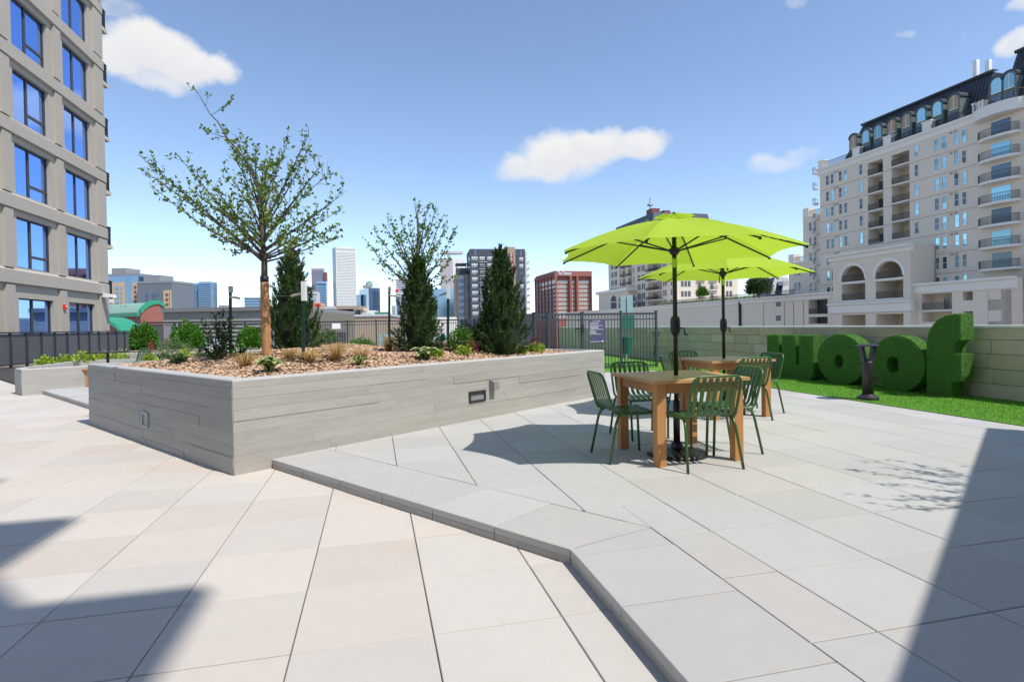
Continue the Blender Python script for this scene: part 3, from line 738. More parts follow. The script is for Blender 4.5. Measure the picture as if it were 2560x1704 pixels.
for k in range(7):                                    # balconies on the far corner
    z = 3.35+FH*k; b = EP(TC-.25, TS1, z)
    part('balcony_slab', MB().obox(b-e1*3.2+ez*-.16, e1*3.2, e2*1.65, ez*.22), 'cap_metal' if k == 0 else 'stucco_warm', tow)
    rm = MB(); y = 1.5
    for zz, hh in ((1.12, .06), (.98, .03), (.1, .03)):
        rm.obox(b+ez*zz-e1*.06, e1*.05, e2*y, ez*hh); rm.obox(b+ez*zz-e1*3.1+e2*(y-.05), e1*3.08, e2*.05, ez*hh)
    for j in range(14): rm.obox(b+ez*.06-e1*.05+e2*(.02+j*y/14), e1*.03, e2*.03, ez*1.1)
    for j in range(24): rm.obox(b+ez*.06-e1*(.1+j*3/24)+e2*(y-.04), e1*.03, e2*.03, ez*1.1)
    part('balcony_railing', rm, 'rail_black', tow)
p = PL(160, 767, TC+.12, e1); r = root('fire_alarm', p-ez*.12, 'small red fire alarm strobe on the grey tower pier', 'alarm')
part('housing', MB().obox(p-e2*.11-ez*.12, e1*.09, e2*.22, ez*.24), 'alarm_red', r); part('strobe', MB().obox(p+e1*.09-e2*.03, e1*.02, e2*.09, ez*.07), 'white_paint', r)
p = PL(250, 737, TC, e1); r = root('wall_floodlight', p, 'white floodlight on the corner of the grey tower', 'light')
part('bracket', MB().obox(p-ez*.1, e1*.25, e2*.14, ez*.2), 'white_paint', r)
part('head', MB().prism([p+e1*.22-e2*.2-ez*.14, p+e1*.75-e2*.2-ez*.16, p+e1*.72-e2*.2+ez*.02, p+e1*.22-e2*.2+ez*.1], e2*.45), 'white_paint', r)

# ------------------------------------------------------------------ generic far buildings
class Face:
    """a vertical facade: origin O, unit direction u (to the right as seen), outward normal n"""
    def __init__(s, O, u, n): s.O = np.array(O, float); s.u = np.array(u, float); s.n = np.array(n, float)
    def at(s, px_, py):
        r = ray(px_, py); t = ((s.O-CAMP)@s.n)/(r@s.n); p = CAMP+r*t; return float((p-s.O)@s.u), float(p[2])
    def P(s, x, z, out=0.): q = s.O+s.u*x+s.n*out; return np.array([q[0], q[1], z])
    def bx(s, mb, x0, x1, z0, z1, o0, o1, m=0): return mb.obox(s.P(x0, z0, o0), s.u*(x1-x0), s.n*(o1-o0), ez*(z1-z0), m)
def corner_block(xL, xC, xR, ytop, Y, th):
    """box whose nearest vertical corner is at pixel column xC, depth Y; right face at angle th"""
    th = R(th); u = np.array([math.cos(th), math.sin(th), 0]); w = np.array([-math.sin(th), math.cos(th), 0])
    c = D(xC, 800, Y); c[2] = 0
    def ln(d, px_):
        k = (px_-1280)/F; t = (k*c[1]-c[0])/(d[0]-k*d[1]); return t
    lr = ln(u, xR); ll = ln(w, xL) if xL is not None else 24.
    if ll <= 0 or ll > 70: ll = 24.
    zt = float(D(xC, ytop, Y)[2])
    fr = Face(c, u, -w); fl = Face(c+w*ll, -w, -u)
    return c, u, w, lr, ll, zt, fr, fl
def block_body(r, c, u, w, lr, ll, zt, mat, name='body', z0=GZ): return part(name, MB().obox(np.array([c[0], c[1], z0]), u*lr, w*ll, ez*(zt-z0)), mat, r)
def win_grid(r, fc, x0, x1, z0, z1, nx, nz, fx, fz, mat, name='window', objs=False, out=.05, frame=None):
    """nx x nz panes; joined into one part when they are too small to pick apart"""
    mb = MB(); dx, dz = (x1-x0)/nx, (z1-z0)/nz; me = None; b = _wloc(r)
    for i in range(nx):
        for j in range(nz):
            xa = x0+dx*(i+.5-fx/2); za = z0+dz*(j+.5-fz/2)
            if objs:
                if me is None: me = Face((0, 0, 0), fc.u, fc.n).bx(MB(), 0, dx*fx, 0, dz*fz, 0, out).mesh(name, mat)
                link(name, me, r, fc.P(xa, za)-b)
            else: fc.bx(mb, xa, xa+dx*fx, za, za+dz*fz, -.02, out)
    if not objs: part(name+'s', mb, mat, r, stuff=True)
def bands(r, fc, x0, x1, z0, z1, n, frac, mat, name='window_band', out=.06):
    mb = MB(); dz = (z1-z0)/n
    for j in range(n): fc.bx(mb, x0, x1, z0+dz*j+dz*(1-frac)/2, z0+dz*j+dz*(1+frac)/2, -.02, out)
    part(name+'s', mb, mat, r, stuff=True)
def simple(name, label, xL, xC, xR, ytop, Y, th, mat, win=None):
    c, u, w, lr, ll, zt, fr, fl = corner_block(xL, xC, xR, ytop, Y, th)
    r = root(name, (c[0], c[1], GZ), label, 'building'); block_body(r, c, u, w, lr, ll, zt, mat); return r, fr, fl, lr, ll, zt
# white tower with a grid of small windows
r, fr, fl, lr, ll, zt = simple('white_tower', 'tall white office tower with a fine grid of small dark windows', 817, 843, 894, 617, 1150, 33, 'white_stone')
win_grid(r, fr, 1, lr-1, 20, zt-9, 25, 44, .55, .5, 'far_window', out=.12)
win_grid(r, fr, 1, lr-1, zt-7.5, zt-1.5, 25, 1, .35, .9, 'far_window', out=.12, name='crown_slot')
bands(r, fl, .5, ll-.5, 20, zt-3, 50, .42, 'far_glass_dark', out=.1)
# dark and glass towers left of it
r, fr, fl, lr, ll, zt = simple('brown_tower', 'dark purplish brown stepped tower beside the white tower', 779, 781, 812, 670, 1300, 12, 'pink_stone'); bands(r, fr, .5, lr-.5, 20, zt-4, 46, .6, 'far_glass_dark')
r, fr, fl, lr, ll, zt = simple('brown_tower', 'lower dark wing joined to the purplish brown tower', 811, 812, 819, 680, 1302, 12, 'brick_dark')
r, fr, fl, lr, ll, zt = simple('glass_tower', 'blue grey glass slab in front of the purplish brown tower', 792, 794, 819, 703, 1200, 14, 'far_glass'); bands(r, fr, .5, lr-.5, 10, zt-9, 24, .5, 'far_glass_dark'); fr.bx(q := MB(), .2, lr-.2, zt-8, zt-5, -.02, .3); part('parapet_band', q, 'navy', r)
r, fr, fl, lr, ll, zt = simple('dark_glass_block', 'small dark blue block behind the tree stake with white top', 749, 760, 777, 716, 1250, 10, 'far_glass_dark'); fr.bx(q := MB(), 0, lr*.7, zt, zt+3, -10, 0); part('roof_plant', q, 'pale_panel', r)
r, fr, fl, lr, ll, zt = simple('pale_hotel', 'pale ribbed mid rise beside the stake', 752, 764, 794, 729, 800, 8, 'pale_panel'); win_grid(r, fr, .5, lr-.5, 0, zt-6, 12, 1, .4, .96, 'mid_panel'); fr.bx(q := MB(), 0, lr, zt-5, zt-3, -.02, .2); part('louver_band', q, 'mid_panel', r)
r, fr, fl, lr, ll, zt = simple('glass_office', 'stepped blue glass office left of the second young tree', 900, 923, 952, 719, 900, 30, 'far_glass'); win_grid(r, fr, lr*.36, lr-.5, -10, zt-5, 9, 16, .8, .9, 'far_glass_dark'); win_grid(r, fl, .5, ll-.5, -10, zt-4, 8, 22, .86, .8, 'far_glass'); fr.bx(q := MB(), -6, lr*.3, zt, zt+4, -12, -2); part('roof_plant', q, 'metal_grey', r)
q = MB(); cyl = [fr.P(lr*.1+lr*.52*(.5+.5*math.cos(a)), zt+3+math.sin(a)*9, -14) for a in np.linspace(math.pi, 0, 12)]; q.prism([*cyl], -fr.n*10); part('barrel_roof', q, 'roof_green', r)
r, fr, fl, lr, ll, zt = simple('slim_glass_block', 'narrow glass block tucked against the white tower', 893, 895, 904, 736, 930, 20, 'far_glass')
r, fr, fl, lr, ll, zt = simple('low_block', 'dark blue glass low rise left of the wrapped trunk', 606, 612, 651, 744, 900, 12, 'far_glass_dark'); bands(r, fr, .5, lr-.5, 0, zt-2, 12, .5, 'far_glass')
r, fr, fl, lr, ll, zt = simple('low_block', 'small mauve low rise on the skyline beside the twin glass tower', 545, 547, 566, 762, 950, 12, 'pink_stone')
r, fr, fl, lr, ll, zt = simple('glass_twin_tower', 'left half of the twin blue glass tower with sloping top', 450, 454, 494, 708, 900, 6, 'far_glass'); win_grid(r, fr, .3, lr-.3, 0, zt-3, 12, 22, .88, .7, 'far_glass_dark')
r, fr, fl, lr, ll, zt = simple('glass_twin_tower', 'right half of the twin blue glass tower', 496, 498, 530, 704, 895, 6, 'far_glass'); win_grid(r, fr, .3, lr-.3, 0, zt-3, 10, 22, .88, .7, 'far_glass_dark')
r, fr, fl, lr, ll, zt = simple('glass_annex', 'low annex at the foot of the twin glass tower', 442, 443, 456, 747, 890, 6, 'far_glass_dark'); bands(r, fr, .2, lr-.2, 0, zt-2, 8, .5, 'far_glass')
# bank tower, stacked white offices and purple office behind the second young tree
r, fr, fl, lr, ll, zt = simple('white_office', 'banded white office block rising above the bank sign', 990, 992, 1034, 698, 900, 8, 'grey_stone'); bands(r, fr, .3, lr-.3, 40, zt-3, 9, .4, 'mid_panel')
r, fr, fl, lr, ll, zt = simple('bank_tower', 'blue glass bank tower with a red emblem on its white header', 986, 990, 1026, 724, 800, 10, 'pale_panel'); zs = float(fr.at(1000, 731)[1]); win_grid(r, fr, .6, lr-.6, 0, zs-2, 3, 1, .9, .98, 'far_glass_dark')
q = MB(); cc = fr.P(lr*.09, zs+2.6, .3); q.add([cc+fr.u*2.3*math.cos(a)+ez*2.3*math.sin(a) for a in np.linspace(0, 6.28, 14)[:-1]], [tuple(range(13))]); part('emblem', q, 'alarm_red', r)
q = MB()
for k in range(9): fr.bx(q, lr*(.19+.075*k), lr*(.19+.075*k+.05), zs+1.2, zs+4, .1, .3)
part('header_lettering', q, 'pink_stone', r)
r, fr, fl, lr, ll, zt = simple('purple_office', 'purple brown office low in front of the bank tower', 1000, 1002, 1024, 760, 700, 6, 'pink_stone'); win_grid(r, fr, .3, lr-.3, 0, zt-1, 6, 7, .7, .5, 'far_window')
r, fr, fl, lr, ll, zt = simple('balcony_block', 'thin pale balcony block left of the bank tower', 978, 980, 989, 764, 650, 6, 'pale_panel'); win_grid(r, fr, .2, lr-.2, 0, zt, 4, 10, .6, .6, 'far_window')
r, fr, fl, lr, ll, zt = simple('pink_tower', 'pinkish gridded tower with a flat canopy roof behind the second tree', 1099, 1103, 1135, 645, 760, 6, 'pink_stone'); win_grid(r, fr, .3, lr-.3, 20, zt-2, 12, 26, .75, .6, 'grey_stone'); fr.bx(q := MB(), 0, lr*1.85, zt+6, zt+9, -14, 1); part('canopy_roof', q, 'pale_panel', r); fr.bx(q := MB(), lr, lr*1.95, GZ, zt-1, -18, -.5); part('side_wing', q, 'white_stone', r)
r, fr, fl, lr, ll, zt = simple('blue_glass_block', 'blue curtain wall office right of the tall juniper', 1066, 1069, 1136, 722, 520, 8, 'far_glass'); win_grid(r, fr, .2, lr-.2, -5, zt-1, 18, 14, .86, .82, 'far_glass')
# low town in the middle distance
r, fr, fl, lr, ll, zt = simple('convention_hall', 'salmon tower block with a red sign panel', 782, 786, 805, 757, 420, 12, 'tan_panel'); fr.bx(q := MB(), .2, lr*.92, zt-2.5, zt-.5, 0, .4); part('sign_panel', q, 'alarm_red', r)
r, fr, fl, lr, ll, zt = simple('parking_deck', 'grey stacked parking deck behind the salmon block', 764, 766, 842, 766, 460, 10, 'grey_stone'); bands(r, fr, .3, lr-.3, -4, zt-1, 6, .45, 'mid_panel')
c0 = D(868, 775, 380); r = root('flared_hall', (c0[0], c0[1], GZ), 'brown hall with a wide flared overhanging roof', 'building')
q = MB(); k = lambda x, y, Y=380: D(x, y, Y)
q.obox(k(845, 800), np.array([k(884, 800)[0]-k(845, 800)[0], 0, 0]), (0, 25, 0), ez*(k(845, 773)[2]-k(845, 800)[2])); part('hall', q, 'brick_dark', r)
q = MB().prism([k(830, 774), k(891, 774), k(884, 786), k(843, 786)], (0, 26, 0)); part('flared_eave', q, 'mid_panel', r)
q = MB().prism([k(840, 764), k(899, 764), k(899, 774), k(840, 774)], (0, 20, 0)); part('roof_drum', q, 'tan_brick', r)
r, fr, fl, lr, ll, zt = simple('tan_hall', 'beige curved hall right of the flared roof', 884, 901, 920, 771, 390, 12, 'condo'); win_grid(r, fr, 1, lr-1, zt-8, zt-1, 4, 3, .5, .6, 'far_window')
r, fr, fl, lr, ll, zt = simple('white_row', 'row of small white buildings with teal bays', 914, 917, 940, 776, 400, 8, 'white_stone'); win_grid(r, fr, .5, lr-.5, zt-7, zt-1, 4, 2, .5, .6, 'condo_glass')
r, fr, fl, lr, ll, zt = simple('green_roof_shed', 'low shed with a green metal roof on the skyline', 934, 937, 972, 782, 370, 8, 'roof_green'); fr.bx(q := MB(), 0, lr, zt-.2, zt+.6, -6, .4); part('roof_edge', q, 'trim_green', r)
r, fr, fl, lr, ll, zt = simple('tan_low_roof', 'long flat brown roofline just above the back fence', 828, 830, 976, 792, 150, 4, 'tan_brick'); fr.bx(q := MB(), -.3, lr+.3, zt, zt+.5, -20, .3); part('parapet', q, 'pale_panel', r)
r, fr, fl, lr, ll, zt = simple('slate_low_roof', 'slate coloured low roof left of the brown roofline', 793, 795, 829, 785, 160, 4, 'mid_panel')
r, fr, fl, lr, ll, zt = simple('white_low_roof', 'pale low roof in front of the blue curtain wall office', 1064, 1066, 1139, 793, 180, 4, 'condo_trim')
# banded apartment block and dark apartment block with the leasing banner
r, fr, fl, lr, ll, zt = simple('tan_apartment', 'slim tan and white apartment block with a dark roof lantern', 1136, 1142, 1173, 686, 270, 8, 'tan_brick')
xw0, _ = fr.at(1146, 750); xw1, _ = fr.at(1160, 750); xw2, _ = fr.at(1166, 750)
fr.bx(q := MB(), xw0, xw1, GZ, zt-.6, 0, .35); part('white_bay', q, 'pale_panel', r)
for j in range(8):
    z = zt-4-j*3.15; fr.bx(q := MB(), xw0+.25, xw0+1.0, z, z+1.8, .35, .42); fr.bx(q, xw0+1.35, xw1-.1, z, z+1.9, .35, .42); part('window', q, 'far_glass_dark', r)
    fr.bx(q := MB(), xw2, lr-.05, z-.5, z+2.2, 0, .04); part('balcony_recess', q, 'far_glass_dark', r); fr.bx(q := MB(), xw2, lr, z-.65, z-.45, 0, 1.1); part('balcony_slab', q, 'pale_panel', r)
fr.bx(q := MB(), .2, lr-.4, zt, zt+3, -8, .3); part('roof_lantern', q, 'dark_panel', r); fr.bx(q := MB(), .0, lr-.6, zt+4.6, zt+5.3, -8, .5); fr.bx(q, .1, .5, zt+3, zt+4.6, 0, .3); fr.bx(q, lr-1.2, lr-.8, zt+3, zt+4.6, 0, .3); part('roof_canopy', q, 'dark_panel', r)
r, fr, fl, lr, ll, zt = simple('dark_apartment', 'charcoal apartment block with a red leasing banner on a tan strip', 1170, 1178, 1316, 622, 260, 9, 'dark_panel')
xa, _ = fr.at(1262, 700); xb2, _ = fr.at(1289, 700); FHB = 3.05
fr.bx(q := MB(), xa, xb2, GZ, zt+.9, 0, .35); part('tan_strip', q, 'tan_brick', r)
z1 = fr.at(1275, 632)[1]; z0 = fr.at(1275, 722)[1]; x0b, x1b = fr.at(1266, 700)[0], fr.at(1284, 700)[0]
bn = part('banner', fr.bx(MB(), x0b, x1b, z0, z1, .35, .42), 'banner', r)
wb_ = x1b-x0b
place_text('NOW LEASING', wb_*.92, fr.P(x0b+wb_*.84, z0+(z1-z0)*.345, .46), ez, -fr.u, r, 'white_paint', .02, width=(z1-z0)*.635)
place_text('TEN', wb_*.66, fr.P(x0b+wb_*.10, z0+(z1-z0)*.20, .46), fr.u, ez, r, 'white_paint', .02, width=wb_*.8)
q = MB(); cc = fr.P(x0b+wb_*.55, z0+(z1-z0)*.105, .46)
for a in range(18):
    t0, t1 = a*6.28/18, (a+1)*6.28/18
    if 13 < a: continue
    q.add([cc+(fr.u*math.cos(t)+ez*math.sin(t))*wb_*rr for t, rr in ((t0, .3), (t1, .3), (t1, .38), (t0, .38))], [(0, 1, 2, 3)])
part('banner_emblem', q, 'white_paint', r)
wtri = None
def tri_window(px0, px1, z, n, name='window', mat='blind_window'):
    xA, xB = fr.at(px0, 700)[0], fr.at(px1, 700)[0]; q = MB(); w = (xB-xA)/n
    for i in range(n): fr.bx(q, xA+w*i+w*.1, xA+w*(i+1)-w*.1, z, z+1.75, 0, .05); fr.bx(q, xA+w*i+w*.22, xA+w*(i+1)-w*.22, z+.1, z+.8, .05, .07, 1)
    part(name, q, [mat, 'mid_panel'], r)
for j in range(10):
    z = zt-5.2-j*FHB*1.02
    tri_window(1179.5, 1196, z, 3); tri_window(1219, 1234, z, 3)
    fr.bx(q := MB(), fr.at(1199, 700)[0], fr.at(1216, 700)[0], z-.6, z+2.3, 0, .04); part('balcony_recess', q, 'rail_black', r)
    tri_window(1199.5, 1214, z+.05, 3); fr.bx(q := MB(), fr.at(1198, 700)[0], fr.at(1217, 700)[0], z-.9, z-.65, 0, 1.2); part('balcony_slab', q, 'pale_panel', r)
    tri_window(1299, 1309, z-.3, 2, mat='blind_window' if j in (0, 1, 4) else 'far_window')
    tri_window(1318 if False else 1241, 1256, z, 3)
    xE = lr; q = MB(); fr.bx(q, xE, xE+2.4, z-.9, z-.7, -9, -2); fr.bx(q, xE+2.3, xE+2.4, z-.7, z+.3, -9, -2); part('side_balcony', q, 'white_stone', r)
for px0, y0 in ((1186, 624), (1300, 626), (1288, 672), (1309, 690), (1296, 722), (1290, 738), (1295, 772)):
    x0_, zz = fr.at(px0, y0); fr.bx(q := MB(), x0_, x0_+.8, zz-2.6, zz, 0, .08); part('accent_panel', q, 'mid_panel', r)
fr.bx(q := MB(), lr, lr+.8, GZ, zt-1, -14, -.5); part('end_wall', q, 'pale_panel', r)
for j in range(10):
    z = zt-5-j*FHB*1.02; fl.bx(q := MB(), ll*.15, ll*.45, z-1, z+1.6, 0, .1); part('side_panel', q, 'pale_panel' if j % 2 else 'mid_panel', r)
    fl.bx(q := MB(), ll*.62, ll*.86, z, z+1.7, 0, .08); part('side_window', q, 'far_glass_dark', r)
# red brick office with the painted name
c, u, w, lr, ll, zt, fr, fl = corner_block(1341, 1390, 1482, 677, 480, 14)
r = root('brick_office', (c[0], c[1], GZ), 'red brick office block with white roof lettering and banded windows', 'building')
def xz(px_, py): return fr.at(px_, py)
bays = [(1393.5, 1425), (1430.5, 1442), (1447, 1478.5)]; ztb = xz(1400, 690)[1]
q = MB(); hs = [(xz(a, 730)[0], xz(b, 730)[0], 0, ztb-GZ) for a, b in bays]
facade(q, np.array([c[0], c[1], GZ]), u, fr.n, lr, zt-GZ, hs, 3., 0, 1)
q.obox(np.array([c[0], c[1], GZ])+w*3.2, u*lr, w*(ll-3.2), ez*(zt-GZ), 0); part('wall', q, ['brick_red', 'brick_red'], r)
for (a, b) in bays:
    xA, xB = xz(a, 730)[0], xz(b, 730)[0]
    for j in range(9):
        z = ztb-6.0-j*3.62; hgt = 1.9 if j else 2.4
        wbk = MB(); fr.bx(wbk, xA+.3, xB-.9, z, z+hgt, -3.02, -2.9); o = part('window_band', wbk, 'blind_window', r)
        n = max(3, int((xB-xA)/1.15)); mm = MB(); dx = (xB-xA-1.2)/n
        if j:
            for i in range(n): fr.bx(mm, xA+.3+dx*i+.22*dx, xA+.3+dx*(i+1)-.22*dx, z+.35, z+hgt-.35, -2.9, -2.86)
            part('pane_row', mm, 'far_window', o)
n = 6; dx = ll/n
for i in range(n):
    q = MB()
    for j in range(9):
        z = ztb-6-j*3.62; fl.bx(q, dx*i+.3, dx*(i+1)-.2, z, z+(3. if j == 0 else 1.7), .0, .08, 1 if j > 1 or i < 2 else 0)
    part('side_windows', q, ['blind_window', 'far_glass_dark'], r)
    q = MB().prism([fl.P(dx*i, zt-4.5), fl.P(dx*(i+1), zt-4.5), fl.P(dx*(i+1), zt+.2), fl.P(dx*i, zt-1.8)], fl.n*1.2); part('sawtooth_parapet', q, 'brick_dark', r)
    fl.bx(q := MB(), dx*i-.15, dx*i+.25, GZ, zt-4.5, 0, .9); part('fin', q, 'brick_dark', r)
xt, ztx = xz(1394, 686.5); place_text('The Chancery', 4.0, fr.P(xt, ztx, .25), u, ez, r, 'white_paint', .06, width=xz(1428.5, 686)[0]-xt)
# glass and tan blocks over the green roof
for nm, lab, xl, xr, yt, Y, tb0, tb1, first in (('tan_glass_block', 'glass and tan apartment block above the green vaulted roof', 258, 350, 686, 380, 332, 348, True), ('tan_glass_block', 'slate and tan apartment block with dark balconies right of its glass neighbour', 346, 432, 704, 372, 409, 428, False)):
    c, u, w, lr, ll, zt, fr, fl = corner_block(None, xl, xr, yt, Y, -6)
    r = root(nm, (c[0], c[1], GZ), lab, 'building'); block_body(r, c, u, w, lr, 22., zt, 'far_glass' if first else 'mid_panel'); xx = lambda p: fr.at(p, 720)[0]
    fr.bx(q := MB(), xx(tb0), xx(tb1), GZ, zt-6, 0, .5); part('tan_bay', q, 'tan_panel', r); fr.bx(q := MB(), -.2, lr+.2, zt-1.2, zt+.2, -22.2, .2); part('parapet', q, 'metal_grey', r)
    for j in range(8):
        z = zt-10-j*3.05*1.02; m = (xx(tb0)+xx(tb1))/2
        fr.bx(q := MB(), m-1.1, m+.6, z, z+1.9, .5, .58); part('balcony_opening', q, 'brick_dark', r); fr.bx(q := MB(), m+1.3, m+1.8, z, z+2.2, .5, .58); part('window', q, 'far_glass_dark', r)
        for (a, b) in (((273, 281), (288, 298), (302, 306)) if first else ((363, 370), (379, 389), (394, 397))):
            fr.bx(q := MB(), xx(a), xx(b), z, z+1.9, .0, .6 if first else .12); part('window', q, 'far_glass' if first else 'far_glass_dark', r)
    if first:
        fr.bx(q := MB(), 0, xx(312), GZ, zt-5.5, 0, .4); part('tan_wall', q, 'tan_panel', r); win_grid(r, fr, xx(313), xx(331), GZ+10, zt-2, 5, 16, .88, .9, 'far_glass', out=.12)
    fr.bx(q := MB(), lr*.1 if first else lr*.02, lr*.5, zt+.2, zt+4.5, -18, -5); part('roof_plant', q, 'metal_grey', r)
# brick hall with the green vaulted roof
Yg = 220.; P0 = D(352, 800, Yg); P0[2] = 0; gax = np.array([-.86, .51, 0]); gg = np.array([.51, .86, 0]); vf = Face(P0, gg, -gax)
X = lambda x, y=800, Y=Yg: D(x, y, Y)
r = root('vaulted_brick_hall', (P0[0], P0[1], GZ), 'red brick hall with a pale green vaulted metal roof', 'building')
ap = [vf.at(x, y) for x, y in ((352, 780), (360, 770), (371, 761), (384, 756), (396, 755.5), (406, 761), (413, 770))]
gw = ap[-1][0]; part('gable_wall', MB().prism([vf.P(0, GZ), *[vf.P(a, b) for a, b in ap], vf.P(gw, GZ)], -vf.n*1.0), 'brick_red', r)
part('vault_roof', MB().prism([vf.P(a, b+.2, -.9) for a, b in ap]+[vf.P(gw, ap[-1][1]-.6, -.9), vf.P(0, ap[0][1]-.6, -.9)], -vf.n*60), 'roof_green', r)
part('arched_trim', MB().prism([vf.P(a, b+.9, .5) for a, b in ap]+[vf.P(a, b-.7, .5) for a, b in ap[::-1]], -vf.n*2.2), 'trim_green', r)
part('side_wall', MB().prism([vf.P(1.2, GZ, -1), vf.P(gw-1, GZ, -1), vf.P(gw-1, ap[-1][1]-.7, -1), vf.P(1.2, ap[0][1]-.7, -1)], -vf.n*58), 'brick_red', r)
part('eave', MB().obox(vf.P(-.9, ap[0][1]-1.6, -1.), -vf.n*58, vf.u*1.6, ez*1.4), 'trim_green', r)
part('downpipe', MB().obox(vf.P(.0, GZ, -1.2), -vf.n*1.4, vf.u*1.0, ez*(ap[0][1]-1.6-GZ)), 'navy', r)
sf = Face(P0+vf.u*1.18, -vf.n*-1, -vf.u)
for t in (16, 19.5, 27, 31): part('roof_vent', MB().lathe(vf.P(2.6, ap[1][1]-.3, -t), ((.25, 0), (.25, 1.3), (.55, 1.35), (.55, 1.7)), 8), 'trim_green', r)
part('window', MB().obox(vf.P(1.1, ap[0][1]-6.2, -26), -vf.n*2.2, vf.u*.2, ez*1.9), 'far_window', r)
Q0 = D(262, 832, 170); q = MB(); al = [D(x, y, 170) for x, y in ((250, 797), (270, 803), (288, 815), (304, 834), (304, 846), (250, 846))]; q.prism(al, (-2, 12, 0)); part('lower_vault', q, 'brick_red', r)
al2 = [D(x, y, 169) for x, y in ((250, 797), (270, 803), (288, 815), (304, 834))]; part('lower_trim', MB().prism([*[p+ez*.6 for p in al2], *[p-ez*.5 for p in al2[::-1]]], (-2, 13, 0)), 'trim_green', r)
# block wall building behind the louvers
Yc = 47.; r = root('block_wall_building', (*D(500, 800, Yc)[:2], GZ), 'flat roofed grey block building with metal fascia behind the louver screens', 'building')
xl, xr = X(409, Y=Yc)[0], X(735, Y=Yc)[0]; zt = D(500, 769, Yc)[2]; zf = D(500, 779, Yc)[2]
part('backing', MB().box(xl, xr, Yc+.05, Yc+18, GZ, zf), 'joint', r); part('fascia', MB().box(xl-.1, xr, Yc-.25, Yc+18.2, zf, zt), 'metal_grey', r)
k = 0; z = zf-.43
while z > -2.2:
    x = xl+(k % 2)*-.6
    while x < xr:
        part('block', MB().box(max(x, xl), min(x+1.19, xr), Yc, Yc+.06, z, z+.42), 'cmu', r); x += 1.2
    z -= .43; k += 1

# ------------------------------------------------------------------ cream condominium at the right
CE = 85.04; SO = 112.
cd = root('condo_tower', EP(CE, 80, GZ), 'tall cream stucco condominium with a dark mansard roof and curved balconies', 'building')
cf = Face(EP(CE, SO), -e2, -e1); ZE = 30.6
sx = lambda p, y=500: cf.at(p, y)[0]
xL0, xR0 = sx(2050), sx(2556)+22
rec = [(sx(2170), sx(2208)), (sx(2229.5), sx(2274))]
zr1 = cf.at(2190, 402)[1]; zr0 = cf.at(2190, 606)[1]
bay = (sx(2454), sx(2556))
q = MB(); hs = [(a-xL0, b-xL0, zr0-GZ, zr1-GZ) for a, b in rec]
facade(q, cf.P(xL0, GZ), cf.u, cf.n, xR0-xL0, ZE-GZ, hs, 2.2, 0, 1)
q.obox(cf.P(xL0, GZ, -2.3), cf.u*(xR0-xL0), e1*16, ez*(ZE-GZ-.01), 0); q.obox(cf.P(xL0, ZE-.02), cf.u*(xR0-xL0), e1*16, ez*.02, 0)
q.add([cf.P(xL0, GZ), cf.P(xL0, ZE), cf.P(xL0, ZE, -3), cf.P(xL0, GZ, -3)], [(0, 1, 2, 3)], 0)
part('wall', q, ['condo', 'condo_back'], cd)
part('cornice', MB().prism([cf.P(xL0-.3, ZE-1.3, 0), cf.P(xL0-.3, ZE-1.1, .25), cf.P(xL0-.3, ZE-.5, .3), cf.P(xL0-.3, ZE-.2, .6), cf.P(xL0-.3, ZE+.1, .6), cf.P(xL0-.3, ZE+.1, 0)], cf.u*(xR0-xL0+.5)), 'condo_trim', cd)
ZW = 27.2; FHC = 3.05
for k in range(8):                                    # floor reveals
    cf.bx(q := MB(), xL0, bay[0]-.6, ZW-.75-FHC*k, ZW-.68-FHC*k, -.02, .03)
    o = part('floor_joint', q, 'tan_brick', cd)
wm = {}
def condo_window(fc, r, x0, x1, z, h, mat, key):
    k = (key, mat, round(h, 1))
    if k not in wm:
        w = x1-x0; f = Face((0, 0, 0), fc.u, fc.n); t = .07; m2 = MB()
        for (a0, a1, b0, b1) in ((-.05, w+.05, -.14, 0), (0, w, h-t, h), (0, t, 0, h-t), (w-t, w, 0, h-t), (t, w-t, h*.47, h*.47+.06)): f.bx(m2, a0, a1, b0, b1, -.02, .10)
        g = MB(); f.bx(g, t, w-t, 0, h*.47, -.02, .03); g2_ = MB(); f.bx(g2_, t, w-t, h*.47+.06, h-t, -.02, .03)
        wm[k] = (m2.mesh('window', 'condo_trim'), g.mesh('sash', mat), g2_.mesh('sash', mat))
    a, b, c_ = wm[k]; o = link('window', a, r, fc.P(x0, z)-_wloc(r)); link('sash', b, o); link('sash', c_, o)
wcols = [(2065.6, 2074, 0, 8), (2077.9, 2085.5, 0, 8), (2097.8, 2106.2, 0, 6), (2110.8, 2119, 0, 6), (2149, 2158, 0, 5), (2287.2, 2297.8, 0, 5),
         (2337, 2349.5, 0, 8), (2355.6, 2368, 0, 8), (2386, 2399, 0, 8), (2406, 2418, 0, 8)]
for i, (a, b, k0, k1) in enumerate(wcols):
    for k in range(k0, k1): condo_window(cf, cd, sx(a), sx(b), ZW-FHC*k, 1.85, random.choice(('condo_glass', 'condo_glass', 'condo_glass_dark')) if i > 3 else random.choice(('condo_glass', 'condo_glass_dark', 'condo_glass_dark')), i)
for k in range(7):                                    # vent pairs
    for px_ in (2085, 2375): [part('vent', cf.bx(MB(), sx(px_)+dx_, sx(px_)+dx_+.45, ZW+2.15-FHC*k-.3, ZW+2.15-FHC*k, 0, .04), 'tan_brick', cd) for dx_ in (0, .7)]
